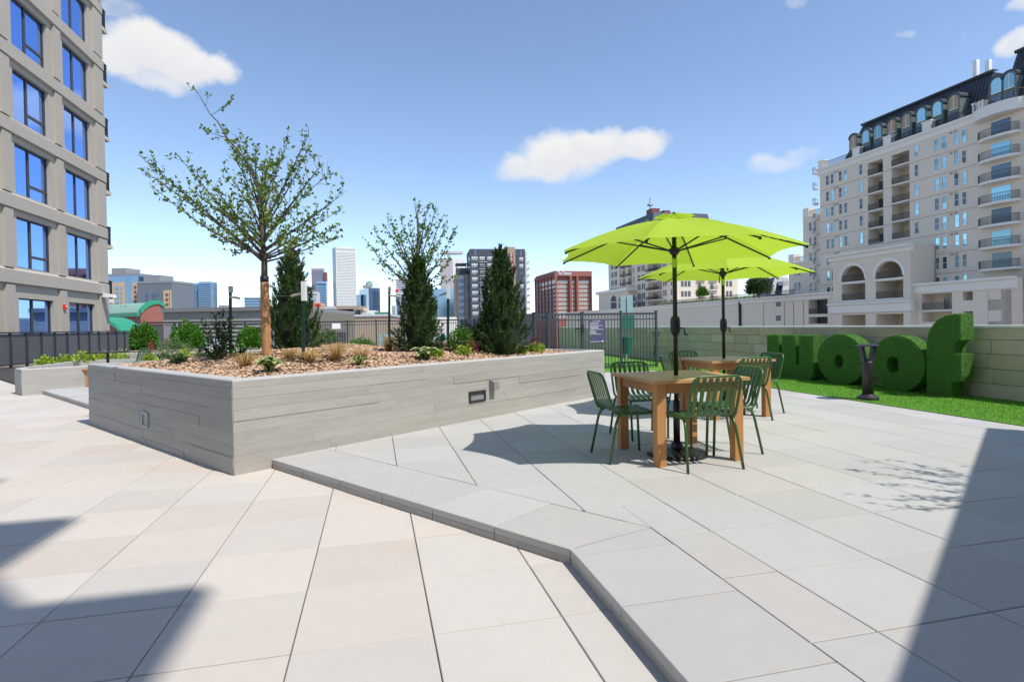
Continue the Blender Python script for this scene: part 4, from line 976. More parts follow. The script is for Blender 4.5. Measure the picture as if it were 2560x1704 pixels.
def railing(r, fc, x0, x1, z, out, h=1.07, n=10, mat='rail_black'):
    q = MB(); fc.bx(q, x0, x1, z+h-.06, z+h, out, out+.06); fc.bx(q, x0, x1, z+.08, z+.12, out, out+.04)
    n = max(6, int((x1-x0)/.16))
    for i in range(n+1): a = x0+(x1-x0)*i/n; fc.bx(q, a-.018, a+.018, z+.1, z+h-.03, out, out+.035)
    return part('railing', q, mat, r)
zs0 = cf.at(2170, 441)[1]
for (a, b) in rec:
    for k in range(5):
        z = zs0-FHC*k+(.35 if a > rec[0][0]+1 else 0)
        cf.bx(q := MB(), a+.02, b-.02, z-.22, z, -2.18, .12); part('balcony_slab', q, 'condo_trim', cd); railing(cd, cf, a+.03, b-.03, z, .0)
        wd = b-a; cf.bx(q := MB(), a+wd*(.08 if a == rec[0][0] else .48), a+wd*(.32 if a == rec[0][0] else .76), z, z+2.1, -2.18, -2.05); part('door', q, 'condo_glass_dark', cd)
for k in range(8):                                    # curved balconies
    z = cf.at(2454, 462)[1]-FHC*(k-2)
    if z < 7.5: continue
    m_x = (bay[0]+bay[1])/2; hw = (bay[1]-bay[0])/2; n = 14
    curve = [cf.P(m_x-hw*math.cos(math.pi*i/n), 0, .35+1.15*math.sin(math.pi*i/n)**.8) for i in range(n+1)]
    base = [cf.P(bay[0], 0, -.05)]+curve+[cf.P(bay[1], 0, -.05)]
    sl = [np.array([p[0], p[1], z-.32]) for p in base]; part('curved_slab', MB().prism(sl, ez*.32), 'condo_trim', cd)
    q = MB()
    for zz, rr in ((1.1, .035), (.12, .02)): q.tube([np.array([p[0], p[1], z+zz]) for p in curve], rr, 5)
    for i in range(len(curve)-1):
        for t in np.linspace(0, 1, 4)[:-1]: p = curve[i]*(1-t)+curve[i+1]*t; q.box(p[0]-.016, p[0]+.016, p[1]-.016, p[1]+.016, z+.1, z+1.1)
    part('curved_railing', q, 'rail_haze', cd)
    cf.bx(q := MB(), m_x-1.25, m_x+1.25, z, z+2.2, -.02, .06); cf.bx(q, m_x-1.4, m_x+1.4, z+2.22, z+2.36, -.02, .12, 1); part('sliding_door', q, ['condo_glass' if k % 2 else 'condo_glass_dark', 'condo_trim'], cd)
# mansard roof with dormers
def mansard(x0, x1, zb, zt, b0, b1, dx0, dx1):
    q = MB(); A = [cf.P(x0, zb, -b0), cf.P(x1, zb, -b0), cf.P(x1-dx1, zt, -b1), cf.P(x0+dx0, zt, -b1)]
    B = [cf.P(x0, zb, -15), cf.P(x1, zb, -15), cf.P(x1-dx1, zt, -15+2), cf.P(x0+dx0, zt, -15+2)]
    q.add(A+B, [(0, 1, 2, 3), (0, 3, 7, 4), (1, 5, 6, 2), (3, 2, 6, 7), (4, 7, 6, 5)]); o = part('mansard_roof', q, 'mansard', cd)
    q = MB(); n = int((x1-x0)/.55)
    for i in range(1, n):
        t = i/n; a = A[0]*(1-t)+A[1]*t; b = A[3]*(1-t)+A[2]*t; d = b-a; q.obox(a+cf.n*.01, cf.u*.05, cf.n*.07, d)
    m = part('standing_seam', q, 'mansard', o, stuff=True)
    q = MB(); q.prism([cf.P(x0+dx0-.2, zt-.1, -b1+.1), cf.P(x0+dx0-.2, zt+.1, -b1+.35), cf.P(x0+dx0-.2, zt+.35, -b1+.35), cf.P(x0+dx0-.2, zt+.35, -b1-1)], cf.u*(x1-x0-dx0-dx1+.4)); part('ridge_curb', q, 'mansard', o)
    return o
xm0, xm1 = sx(2086, 420), sx(2436, 200)
mansard(xm0, xm1, ZE+.05, 37.3, 1.6, 4.0, 2.6, .4)
mansard(xm1+2.6, xR0-1, ZE+.05, 38.4, 1.0, 3.6, .6, 1.)
for i, px_ in enumerate((2121.8, 2152.6, 2183, 2217.7, 2253.6, 2291, 2330.7, 2372, 2478, 2510)):
    x = sx(px_, 350); w = .95; zb, zs_ = ZE+.1, ZE+3.9
    arc = [(x+w*math.cos(a), zs_+.85*w*math.sin(a)) for a in np.linspace(0, math.pi, 9)]
    pl_ = [cf.P(x+w, zb, -1.0), *[cf.P(a, b, -1.0) for a, b in arc], cf.P(x-w, zb, -1.0)]
    o = part('dormer', MB().prism(pl_, -cf.n*3.2), 'patina', cd)
    w2 = .68; arc = [(x+w2*math.cos(a), zs_-.1+w2*.95*math.sin(a)) for a in np.linspace(0, math.pi, 9)]
    part('dormer_pane', MB().prism([cf.P(x+w2, zb+2.3, -.97), *[cf.P(a, b, -.97) for a, b in arc], cf.P(x-w2, zb+2.3, -.97)], -cf.n*.06), ('tan_brick', 'condo_glass', 'condo_glass', 'tan_brick', 'tan_brick', 'condo_glass', 'condo_glass', 'tan_brick', 'condo_glass', 'condo_glass')[i], o)
    cf.bx(q := MB(), x-.04, x+.04, zb+2.3, zs_+.5, -.98, -.93); cf.bx(q, x-w2, x+w2, zb+2.2, zb+2.3, -.98, -.9); part('dormer_mullion', q, 'condo_trim', o)
    cf.bx(q := MB(), x-.6, x+.6, zb, zb+1.75, -1., -.95); part('terrace_door', q, 'condo_glass_dark', o)
    q = MB(); arc3 = [(x+(w+.14)*math.cos(a), zs_+.1+.95*w*math.sin(a)) for a in np.linspace(0, math.pi, 9)]; arc4 = [(x+(w)*math.cos(a), zs_+.8*w*math.sin(a)) for a in np.linspace(math.pi, 0, 9)]
    q.prism([cf.P(a, b, -.9) for a, b in arc3+arc4], -cf.n*3.2); part('dormer_hood', q, 'mansard', o)
posts = [sx(2054, 420), sx(2141, 400), sx(2219, 360), sx(2318, 330), sx(2446, 290)]
for x in posts: cf.bx(q := MB(), x-.75, x+.75, ZE+.1, ZE+1.5, -.7, .15); cf.bx(q, x-.85, x+.85, ZE+1.5, ZE+1.7, -.8, .25); part('parapet_pier', q, 'condo_trim', cd)
for a, b in zip(posts[:-1], posts[1:]): railing(cd, cf, a+.8, b-.8, ZE+.1, .0)
m_x = (bay[0]+bay[1])/2; hw = (bay[1]-bay[0])/2+.6; cur = [cf.P(m_x-hw*math.cos(math.pi*i/14), 0, .2+1.7*math.sin(math.pi*i/14)) for i in range(15)]
part('bowed_cornice', MB().prism([np.array([p[0], p[1], ZE-1.4]) for p in cur], ez*1.5), 'condo_trim', cd)
q = MB(); q.tube([np.array([p[0], p[1], ZE+1.2]) for p in cur], .04, 5); [q.box(p[0]-.02, p[0]+.02, p[1]-.02, p[1]+.02, ZE+.1, ZE+1.2) for p in cur]; part('curved_railing', q, 'rail_black', cd)
for px_, h in ((2372, 3.2), (2402, 2.4)): x = sx(px_, 250); cf.bx(q := MB(), x-.3, x+.3, 37.5, 37.5+h, -5.6, -5.); part('roof_antenna', q, 'white_paint', cd)
# stepped wings at its left end
for (pa0, pa1, yt, off) in ((2008, 2052, 521, -1.5), (1971, 2010, 637, -3.)):
    fw_ = Face(EP(CE, SO)-cf.n*(-off), -e2, -e1); x0 = fw_.at(pa0, 600)[0]; x1 = fw_.at(pa1, 600)[0]; zt = fw_.at((pa0+pa1)/2, yt+18)[1]
    fw_.bx(q := MB(), x0, x1+1, GZ, zt, -12, 0); part('wing_wall', q, 'condo', cd)
    fw_.bx(q := MB(), x0, x0+1.6, zt, zt+1.8, -1.6, .05); part('parapet_pier', q, 'condo_trim', cd); railing(cd, fw_, x0+1.7, x1, zt, -.1)
    cl = ((2024, 2031), (2036, 2043)) if pa0 > 2000 else ((1986, 1992.5), (1995.5, 2002))
    for k in range(7):
        z = zt-3.0-FHC*k
        if z < 6: break
        for i, (a, b) in enumerate(cl): condo_window(fw_, cd, fw_.at(a, 650)[0], fw_.at(b, 650)[0], z, 1.7, 'condo_glass_dark', ('w', pa0, i))
    if pa0 > 2000:
        for k in range(8):
            z = zt+8-FHC*k
            if z < 9: break
            a = x1-.3; c_ = fw_.P(a, z, .1); pts = [c_+cf.u*(-1.5*math.sin(t))+cf.n*(1.0*math.cos(t)-.2) for t in np.linspace(0, math.pi/2+.6, 7)]
            part('corner_balcony', MB().prism([*pts, c_], ez*.25), 'condo_trim', cd); q = MB().tube([p+ez*1.2 for p in pts], .05, 5); [q.tube([p+ez*.2, p+ez*1.2], .03, 4) for p in pts]; part('corner_railing', q, 'navy', cd)
# podium, arcade and low wing in front of it
pf = Face(EP(CE-3, SO), -e2, -e1); px2 = lambda p, y=760: pf.at(p, y)[0]
pod = root('podium_building', EP(CE-3, 110, GZ), 'long low cream podium wall with vents and a recessed balcony before the condominium', 'building')
xa, xb_ = px2(1560)-60, px2(2092); zp = pf.at(2090, 727)[1]-.2; hx = (px2(2021), px2(2069))
q = MB(); facade(q, pf.P(xa, GZ), pf.u, pf.n, xb_-xa, zp-GZ, [(hx[0]-xa, hx[1]-xa, pf.at(2040, 809)[1]-GZ, pf.at(2040, 792)[1]-GZ), (hx[0]-xa, hx[1]-xa, pf.at(2040, 785)[1]-GZ, pf.at(2040, 747)[1]-GZ)], 2., 0, 1); q.obox(pf.P(xa, GZ, -2.1), pf.u*(xb_-xa), e1*3, ez*(zp-GZ-.01), 0); q.obox(pf.P(xa, zp-.02), pf.u*(xb_-xa), e1*3, ez*.02)
part('wall', q, ['condo', 'win_frame'], pod)
part('cornice', MB().prism([pf.P(xa, zp-1.2, 0), pf.P(xa, zp-1., .3), pf.P(xa, zp-.4, .35), pf.P(xa, zp-.2, .8), pf.P(xa, zp+.1, .8), pf.P(xa, zp+.1, 0)], pf.u*(xb_-xa)), 'condo_trim', pod)
railing(pod, pf, hx[0], hx[1], pf.at(2040, 785)[1], -.1); pf.bx(q := MB(), hx[0], hx[1], pf.at(2040, 787)[1], pf.at(2040, 785)[1], -1.9, .15); part('balcony_slab', q, 'condo_trim', pod)
for px_, y in ((1946, 759.5), (1946, 795)): x, z = pf.at(px_, y); part('vent', pf.bx(MB(), x-.75, x-.05, z-.55, z+.55, 0, .06), 'mid_panel', pod); part('vent', pf.bx(MB(), x+.05, x+.75, z-.55, z+.55, 0, .06), 'mid_panel', pod)
x, z = pf.at(1852, 780); pf.bx(q := MB(), x-.2, x+.2, GZ, pf.at(1852, 755)[1], 0, .5); part('flue', q, 'rail_black', pod)
for px_ in (1909, 1961, 1984, 2009): x = px2(px_); pf.bx(q := MB(), x-.06, x+.06, GZ, zp-1.2, 0, .08); part('downpipe', q, 'tan_brick', pod)
railing(pod, pf, px2(1650), px2(1975), zp+.1, -1.2, 1.2, mat='rail_haze')
# arcade block
ac = root('arcade_block', EP(CE-5, 85, GZ), 'cream arcade with two tall arched balconies in front of the condominium', 'building')
af = Face(EP(CE-5, SO), -e2, -e1); ax = lambda p, y=700: af.at(p, y)[0]; az_ = lambda p, y: af.at(p, y)[1]
x0, x1 = ax(2082), ax(2276); zt = az_(2180, 640)+.9; zc_ = az_(2180, 772)
ops = []; ar = [(ax(2104), ax(2163), az_(2133, 664)), (ax(2189), ax(2258), az_(2222, 653))]; zsp = [az_(2133, 693), az_(2222, 686)]
za = max(ar[0][2], ar[1][2])
q = MB(); hs = [(a-x0, b-x0, zc_+1.6-GZ, za-GZ) for a, b, _ in ar]+[(a-x0, b-x0, -2-GZ, zc_-.9-GZ) for a, b, _ in ar]
facade(q, af.P(x0, GZ), af.u, af.n, x1-x0, zt-GZ, hs, 4.5, 0, 1); q.obox(af.P(x0, GZ, -4.6), af.u*(x1-x0), e1*.5, ez*(zt-GZ), 0); q.obox(af.P(x0, zt-.02), af.u*(x1-x0), e1*5, ez*.02)
for xx in (x0, x1): q.add([af.P(xx, GZ), af.P(xx, zt), af.P(xx, zt, -5), af.P(xx, GZ, -5)], [(0, 1, 2, 3)], 0)
part('wall', q, ['condo', 'condo_back'], ac)
for (a, b, z_t) in ar:
    m = (a+b)/2; rr = (b-a)/2; zsg = za-rr*.96
    for sgn in (-1, 1):
        arc = [(m+sgn*rr*math.cos(t), zsg+rr*.96*math.sin(t)) for t in np.linspace(0, math.pi/2, 9)]
        poly = [af.P(m+sgn*rr, za+.01, -.003)]+[af.P(c1, c2, -.003) for c1, c2 in arc]; part('arch_spandrel', MB().prism(poly, -af.n*.6), 'condo', ac)
    arcO = [(m+(rr+.45)*math.cos(t), zsg+(rr+.45)*math.sin(t)) for t in np.linspace(0, math.pi, 17)]; arcI = [(m+rr*math.cos(t), zsg+rr*.98*math.sin(t)) for t in np.linspace(math.pi, 0, 17)]
    part('archivolt', MB().prism([af.P(c1, c2, 0) for c1, c2 in arcO+arcI], af.n*.18), 'condo_trim', ac)
    for z in (zsg-.3, zsg-.3-3.2):
        af.bx(q := MB(), a+.01, b-.01, z-.35, z, -4.4, .1); part('balcony_slab', q, 'condo_trim', ac); railing(ac, af, a+.02, b-.02, z, -.1, 1.15)
        af.bx(q := MB(), m+rr*.1, m+rr*.6, z, z+2.1, -4.48, -4.35); part('door', q, 'condo_glass_dark', ac)
    for z in (zc_+1.6, -1.5): af.bx(q := MB(), m-rr*.2, m+rr*.15, z, z+1.5, -4.48, -4.4); af.bx(q, m+rr*.3, m+rr*.75, z, z+1.5, -4.48, -4.4); part('window', q, 'condo_glass', ac)
part('cornice', MB().prism([af.P(x0-.6, zt-1.1, 0), af.P(x0-.6, zt-.9, .4), af.P(x0-.6, zt-.4, .5), af.P(x0-.6, zt-.15, 1.0), af.P(x0-.6, zt+.15, 1.0), af.P(x0-.6, zt+.15, 0)], af.u*(x1-x0+1.2)), 'condo_trim', ac)
part('belt_course', MB().prism([af.P(x0-.5, zc_-.7, 0), af.P(x0-.5, zc_-.5, .5), af.P(x0-.5, zc_+.7, .55), af.P(x0-.5, zc_+.9, .95), af.P(x0-.5, zc_+1.15, .95), af.P(x0-.5, zc_+1.15, 0)], af.u*(x1-x0+1.)), 'condo_trim', ac)
# low wing at the right with square openings
lw = root('low_wing', EP(CE-4, 68, GZ), 'low cream wing with square dark openings behind the letter f', 'building')
lf = Face(EP(CE-4, SO), -e2, -e1); lx = lambda p, y=750: lf.at(p, y)[0]; lz = lambda p, y: lf.at(p, y)[1]
x0, x1 = lx(2276), lx(2529); zt = lz(2440, 699); hs = []
for (a, b, y0, y1) in ((2304, 2380, 775, 727), (2304, 2380, 805, 780), (2407, 2432, 751, 724), (2407, 2432, 806, 778), (2471, 2503, 749, 721), (2471, 2503, 803, 776)):
    hs.append((lx(a)-x0, lx(b)-x0, lz(a, y0)-GZ, lz(a, y1)-GZ))
q = MB(); facade(q, lf.P(x0, GZ), lf.u, lf.n, x1-x0, zt-GZ, hs, 1.8, 0, 1); q.obox(lf.P(x0, GZ, -1.9), lf.u*(x1-x0), e1*2., ez*(zt-GZ-.01)); q.obox(lf.P(x0, zt-.02), lf.u*(x1-x0), e1*4, ez*.02)
cr_ = lf.P(x1, GZ); q.obox(cr_, e1*20, e2*3, ez*(zt-GZ)); part('wall', q, ['condo', 'condo_back'], lw)
for z in (zt-3.0, zt-5.9): q = MB().obox(cr_+e1*2.2+ez*(z-GZ)-e2*.04, e1*3, e2*.1, ez*2.0); part('opening', q, 'condo_back', lw)
part('cornice', MB().prism([lf.P(x0-.2, zt-1.6, 0), lf.P(x0-.2, zt-1.4, .3), lf.P(x0-.2, zt-.4, .35), lf.P(x0-.2, zt-.2, .7), lf.P(x0-.2, zt+.1, .7), lf.P(x0-.2, zt+.1, 0)], lf.u*(x1-x0+.9)), 'condo_trim', lw)
railing(lw, lf, lx(2304), lx(2380), lz(2304, 775), -.1, mat='rail_haze'); lf.bx(q := MB(), lx(2337), lx(2349), lz(2340, 775), lz(2340, 775)+2.1, -1.78, -1.7); lf.bx(q, lx(2355), lx(2367), lz(2340, 775), lz(2340, 775)+2.1, -1.78, -1.7); part('door', q, 'condo_glass_dark', lw)

# ------------------------------------------------------------------ second cream condominium behind the umbrellas
C16 = np.array([50.3, 176., 0]); s16 = float(C16@e2); c2r = root('far_condo', (C16[0], C16[1], GZ), 'far cream condominium with a dark mansard roof behind the green umbrellas', 'building')
f1 = Face(C16+e2*51.5, -e2, -e1); f2 = Face(C16, e1, -e2); z16 = f1.at(1545, 566)[1]; ln2 = f2.at(1845, 740)[0]
z16 = 31.; f3 = Face(C16+e2*15.5, e1, -e2); w3 = f3.at(1792, 560)[0]; h = 7.6
part('wall', MB().obox(np.array([*(C16+e2*15.5)[:2], GZ]), e1*w3, e2*36, ez*(z16-GZ)), 'condo', c2r); part('front_block', MB().obox(np.array([C16[0], C16[1], GZ]), e1*ln2, e2*15.5, ez*(22.-GZ)), 'condo', c2r)
q = MB(); b0 = np.array([*(C16+e2*15.5)[:2], z16])
q.add([b0+e1*.3+e2*.3, b0+e1*(w3-.3)+e2*.3, b0+e1*(w3-.3)+e2*35.5, b0+e1*.3+e2*35.5, b0+e1*2.2+e2*2.2+ez*h, b0+e1*(w3-2.2)+e2*2.2+ez*h, b0+e1*(w3-2.2)+e2*33+ez*h, b0+e1*2.2+e2*33+ez*h], [(0, 1, 5, 4), (1, 2, 6, 5), (2, 3, 7, 6), (3, 0, 4, 7), (4, 5, 6, 7)]); part('mansard_roof', q, 'mansard', c2r)
for i in range(9): f1.bx(q := MB(), 2+i*3.6, 3.5+i*3.6, z16+.3, z16+h*.7, -2.0, -.2); part('dormer', q, 'patina', c2r)
for i in range(5): f3.bx(q := MB(), 2+i*3.6, 3.5+i*3.6, z16+.3, z16+h*.7, -2.0, -.2); part('dormer', q, 'patina', c2r)
part('cornice', MB().obox(np.array([*(C16+e2*15.5-e1*.6-e2*.6)[:2], z16-.6]), e1*(w3+1.2), e2*37, ez*.8), 'condo_trim', c2r)
f3.bx(q := MB(), 3., 6, z16+h, z16+h+2., -9, -5); f3.bx(q, 7.5, 10, z16+h, z16+h+1.4, -9, -5); part('roof_plant', q, 'brick_dark', c2r)
q = MB(); p = f3.P(3.4, z16+h+2., -7); q.tube([p, p+ez*4], .18, 5); q.lathe(p+ez*1.0, ((.1, 0), (1.1, .3), (.9, .8)), 10); part('roof_antenna', q, 'metal_grey', c2r)
zw = f1.at(1596, 680)[1]; g1 = lambda p: f1.at(p, 700)[0]
for (a, b) in ((1528.7, 1530.8), (1531.8, 1534), (1537, 1539.2), (1540.2, 1542.4), (1550.2, 1552), (1583.4, 1585), (1594.4, 1597), (1598.6, 1601.2), (1605, 1607.8), (1609.4, 1612), (1658, 1661), (1663, 1666), (1677, 1680), (1681.5, 1684.4)):
    for k in range(-1, 5):
        z = zw-3.1*k; f1.bx(q := MB(), g1(a), g1(b), z, z+1.9, -.02, .06); part('window', q, 'far_window', c2r)
for (a, b, k1) in ((1556, 1564, 2), (1570.5, 1580, 2), (1620, 1655, 5)):
    for k in range(-1, k1):
        z = zw-.9-3.1*k; f1.bx(q := MB(), g1(a), g1(b), z, z+2.6, -.02, .05); part('balcony_recess', q, 'tan_brick', c2r); f1.bx(q := MB(), g1(a), g1(b), z-.25, z, 0, 1.1); part('balcony_slab', q, 'condo_trim', c2r); railing(c2r, f1, g1(a), g1(b), z, 1.0, mat='rail_black')
        f1.bx(q := MB(), (g1(a)*.6+g1(b)*.4), (g1(a)*.3+g1(b)*.7), z, z+2.1, .0, .09); part('door', q, 'condo_glass_dark', c2r)
z2 = f2.at(1710, 716)[1]; h1 = lambda p: f2.at(p, 730)[0]
for k in range(-2, 3):
    z = z2-3.1*k
    for (a, b) in ((1703, 1709), (1711.5, 1717.5), (1720, 1726.5), (1815.6, 1821), (1824, 1830)): f2.bx(q := MB(), h1(a), h1(b), z, z+1.7, -.02, .06); part('window', q, 'far_window', c2r)
    for (a, b) in ((1742, 1763), (1773, 1793)):
        f2.bx(q := MB(), h1(a), h1(b), z-.9, z+1.8, -.02, .05); part('balcony_recess', q, 'condo_back', c2r); f2.bx(q := MB(), h1(a), h1(b), z-1.2, z-.95, 0, .6); part('balcony_slab', q, 'condo_trim', c2r); railing(c2r, f2, h1(a), h1(b), z-.95, .5, mat='rail_haze'); f2.bx(q := MB(), h1(a)+.4, h1(a)+1.4, z-.95, z+1.1, .0, .09); part('door', q, 'condo_glass_dark', c2r)
# its arched entry block
zt = f1.at(1560, 727)[1]; xE, xF = f1.at(1519, 740)[0]-2, f1.at(1590, 740)[0]
f1.bx(q := MB(), xE, xF, GZ, zt, 0, 3); part('entry_block', q, 'condo', c2r); f1.bx(q := MB(), xE-1, xF+1, zt-.5, zt+.6, -1, 3.9); part('cornice', q, 'condo_trim', c2r)
for (a, b) in ((1528, 1541), (1548, 1562), (1573, 1589)):
    fe = Face(C16+e2*51.5-e1*3, -e2, -e1); A, B = fe.at(a, 760)[0], fe.at(b, 760)[0]; m = (A+B)/2; rr = (B-A)/2; zs_ = fe.at(a, 752)[1]
    pts = [fe.P(m+rr*math.cos(t), zs_+rr*.8*math.sin(t), .04) for t in np.linspace(0, math.pi, 11)]; pts = [fe.P(B, -2, .04)]+pts+[fe.P(A, -2, .04)]; part('arch_opening', MB().prism(pts, fe.n*.05), 'far_glass_dark', c2r)
    for z in (zs_-.4, zs_-4): fe.bx(q := MB(), A, B, z-.3, z, 0, .3); part('balcony_slab', q, 'condo_trim', c2r)
r = root('dark_mansard_house', (*D(1955, 800, 130)[:2], GZ), 'dark green mansard roof peeking beside the condominium wing', 'building')
q = MB(); z0, z1 = D(1955, 735, 130)[2], D(1955, 690, 130)[2]; xl, xr = D(1925, 735, 130)[0], D(1985, 735, 130)[0]
q.prism([(xl, 130, z0), (xr, 130, z0), (xr, 133, z1), (xl+2.5, 133, z1)], (0, 8, 0)); part('roof', q, 'mansard', r); part('wall', MB().box(xl, xr, 130.3, 140, GZ, z0), 'mid_panel', r); part('dormer', MB().box(D(1956, 735, 129.5)[0], D(1968, 735, 129.5)[0], 129, 134, D(1960, 712, 129)[2], D(1960, 702, 129)[2]), 'pale_panel', r)

# ------------------------------------------------------------------ buildings behind the camera whose shadows fall into the picture
SH = np.array([-sd[0], -sd[1]])/sd[2]                  # shadow shift per metre of height
def up_from_shadow(p, h): return np.array([p[0], p[1]])-SH*h
hP = 4.2; S_c = G(2466, 1069, U)[:2]; c0 = up_from_shadow(S_c, hP-U); dA = np.array([-.6680, -.7442]); dB = np.array([.7442, -.6680])
ph = root('stair_penthouse', (c0[0], c0[1], 0), 'cream stucco stair penthouse standing right of the seating terrace', 'building')
qd = [c0, c0+dA*6.6, c0+dA*6.6+dB*5, c0+dB*5]; part('wall', MB().prism([(*p, -.04) for p in qd], (0, 0, hP+.04-.25)), 'stucco_warm', ph)
part('roof_slab', MB().prism([(*p, hP-.25) for p in qd], (0, 0, .25)), 'cap_metal', ph)
part('door', MB().obox((*(c0+dA*2.2-dB*.03), .1), (*(dA*1.0), 0), (*(dB*.06), 0), ez*2.1), 'win_frame', ph)
tip = np.array([-1.70, 3.07]); T0 = up_from_shadow(tip, 12.2); Wc = T0-E2*.95; rs = (-E1*14, -E2*12)
bt = root('rear_tower', (Wc[0], Wc[1], GZ), 'tall apartment tower with balconies standing behind the viewer', 'building')
qd = [Wc, Wc+rs[0], Wc+rs[0]+rs[1], Wc+rs[1]]; part('wall', MB().prism([(*p, GZ) for p in qd], (0, 0, 62)), 'stucco', bt)
for k in range(-1, 8):
    z = 12.2+k*3.05
    part('balcony_slab', MB().prism([(*p, z-.2) for p in (T0, T0-E1*4, T0-E1*4-E2*.94, T0-E2*.94)], (0, 0, .2)), 'cap_metal', bt)

# ------------------------------------------------------------------ furniture
def arcpts(c, r, a0, a1, n, f): return [f(c[0]+r*math.cos(t), c[1]+r*math.sin(t)) for t in np.linspace(a0, a1, n)]
def make_chair():
    r = root('slatted_chair', (0, 0, 0), 'x', 'chair')
    side = [(.215, .448), (.1, .446), (-.1, .443), (-.165, .447), (-.195, .462), (-.212, .49), (-.245, .60), (-.285, .74)]   # (y, z) of the side rail
    w = .232; left = [(-w, y, z) for y, z in side]; right = [(w, y, z) for y, z in side]
    def top(t): return (-.285-.026*t, .74+.075*t)
    cl = [(-w+.075*(1-math.cos(a)), *top(math.sin(a))) for a in np.linspace(0, math.pi/2, 6)][1:]; cr2 = [(-x, y, z) for x, y, z in cl[::-1]]
    part('frame', MB().tube(left+cl+cr2+right[::-1]+[(w, .228, .436), (-w, .228, .436)], .0125, 8, closed=True), 'chair_green', r, smooth=True, local=True)
    for s in (-1, 1):
        part('leg', MB().tube([(s*w*.97, .2, .44), (s*.222, .212, .40), (s*.212, .222, 0)], [.012, .013, .0125], 8), 'chair_green', r, smooth=True, local=True)
        part('leg', MB().tube([(s*w, -.13, .44), (s*.236, -.165, .42), (s*.243, -.19, .36), (s*.266, -.262, 0)], [.012, .013, .013, .0125], 8), 'chair_green', r, smooth=True, local=True)
    path = [(.222, .432), (.215, .452), (.19, .462), (.0, .455), (-.12, .452), (-.17, .458), (-.198, .478), (-.218, .515), (-.25, .63), (-.287, .755), (-.305, .80)]
    q = MB(); hw = .0185; V = []; n = len(path)
    for i, (y, z) in enumerate(path):
        a = path[max(i-1, 0)]; b = path[min(i+1, n-1)]; d = np.array([b[0]-a[0], b[1]-a[1]]); d /= np.linalg.norm(d); nv = np.array([-d[1], d[0]])*.0025
        for sx_, sn in ((-1, 1), (1, 1), (1, -1), (-1, -1)): V.append((sx_*hw, y+nv[0]*sn, z+nv[1]*sn))
    Fc = [(0, 1, 2, 3), tuple(4*(n-1)+k for k in (3, 2, 1, 0))]
    for i in range(n-1):
        for k in range(4): Fc.append((4*i+k, 4*i+(k+1) % 4, 4*(i+1)+(k+1) % 4, 4*(i+1)+k))
    q.add(V, Fc); me = q.mesh('slat', 'chair_green')
    for k in range(7): link('slat', me, r, ((k-3)*.062, 0, 0))
    return r
chair0 = make_chair(); used = [False]
def put_chair(x, y, face_az, label, z=U):
    o = chair0 if not used[0] else copy_tree(chair0); used[0] = True
    o.location = (x, y, z); o.rotation_euler = (0, 0, -R(face_az)); o['label'] = label; o['group'] = 'green slatted metal chairs'; return o
GA = -math.degrees(YAW)                                # azimuth of the grid depth direction
def make_table():
    r = root('wooden_table', (0, 0, 0), 'x', 'table'); s = .475; h = .768
    part('top', MB().prism([(-s, -s, h-.028), (s, -s, h-.028), (s, s, h-.028), (-s, s, h-.028)], (0, 0, .028)), 'wood_top', r, local=True)
    a = s-.045; lw_ = .085
    for sx_ in (-1, 1):
        for sy in (-1, 1): part('leg', MB().box(min(sx_*a, sx_*(a-lw_)), max(sx_*a, sx_*(a-lw_)), min(sy*a, sy*(a-lw_)), max(sy*a, sy*(a-lw_)), 0, h-.028), 'wood', r, local=True)
    b = a-lw_
    for sy in (-1, 1):
        part('apron', MB().box(-b, b, sy*(a-.035)-.014, sy*(a-.035)+.014, h-.028-.095, h-.028), 'wood', r, local=True); part('apron', MB().box(sy*(a-.035)-.014, sy*(a-.035)+.014, -b, b, h-.028-.095, h-.028), 'wood', r, local=True)
    return r
T1 = np.array([1.585, 5.565]); SHIFT = np.array([1.335, 2.395]); T2 = T1+SHIFT
tb = make_table(); tb['group'] = 'wooden tables under the umbrellas'; tb.location = (*T1, U); tb.rotation_euler = (0, 0, YAW); tb['label'] = 'square wooden table under the taller looking front green umbrella, chairs on all sides'
tb2 = copy_tree(tb); tb2.location = (*T2, U); tb2['label'] = 'square wooden table beside the grass letters under the rear umbrella'
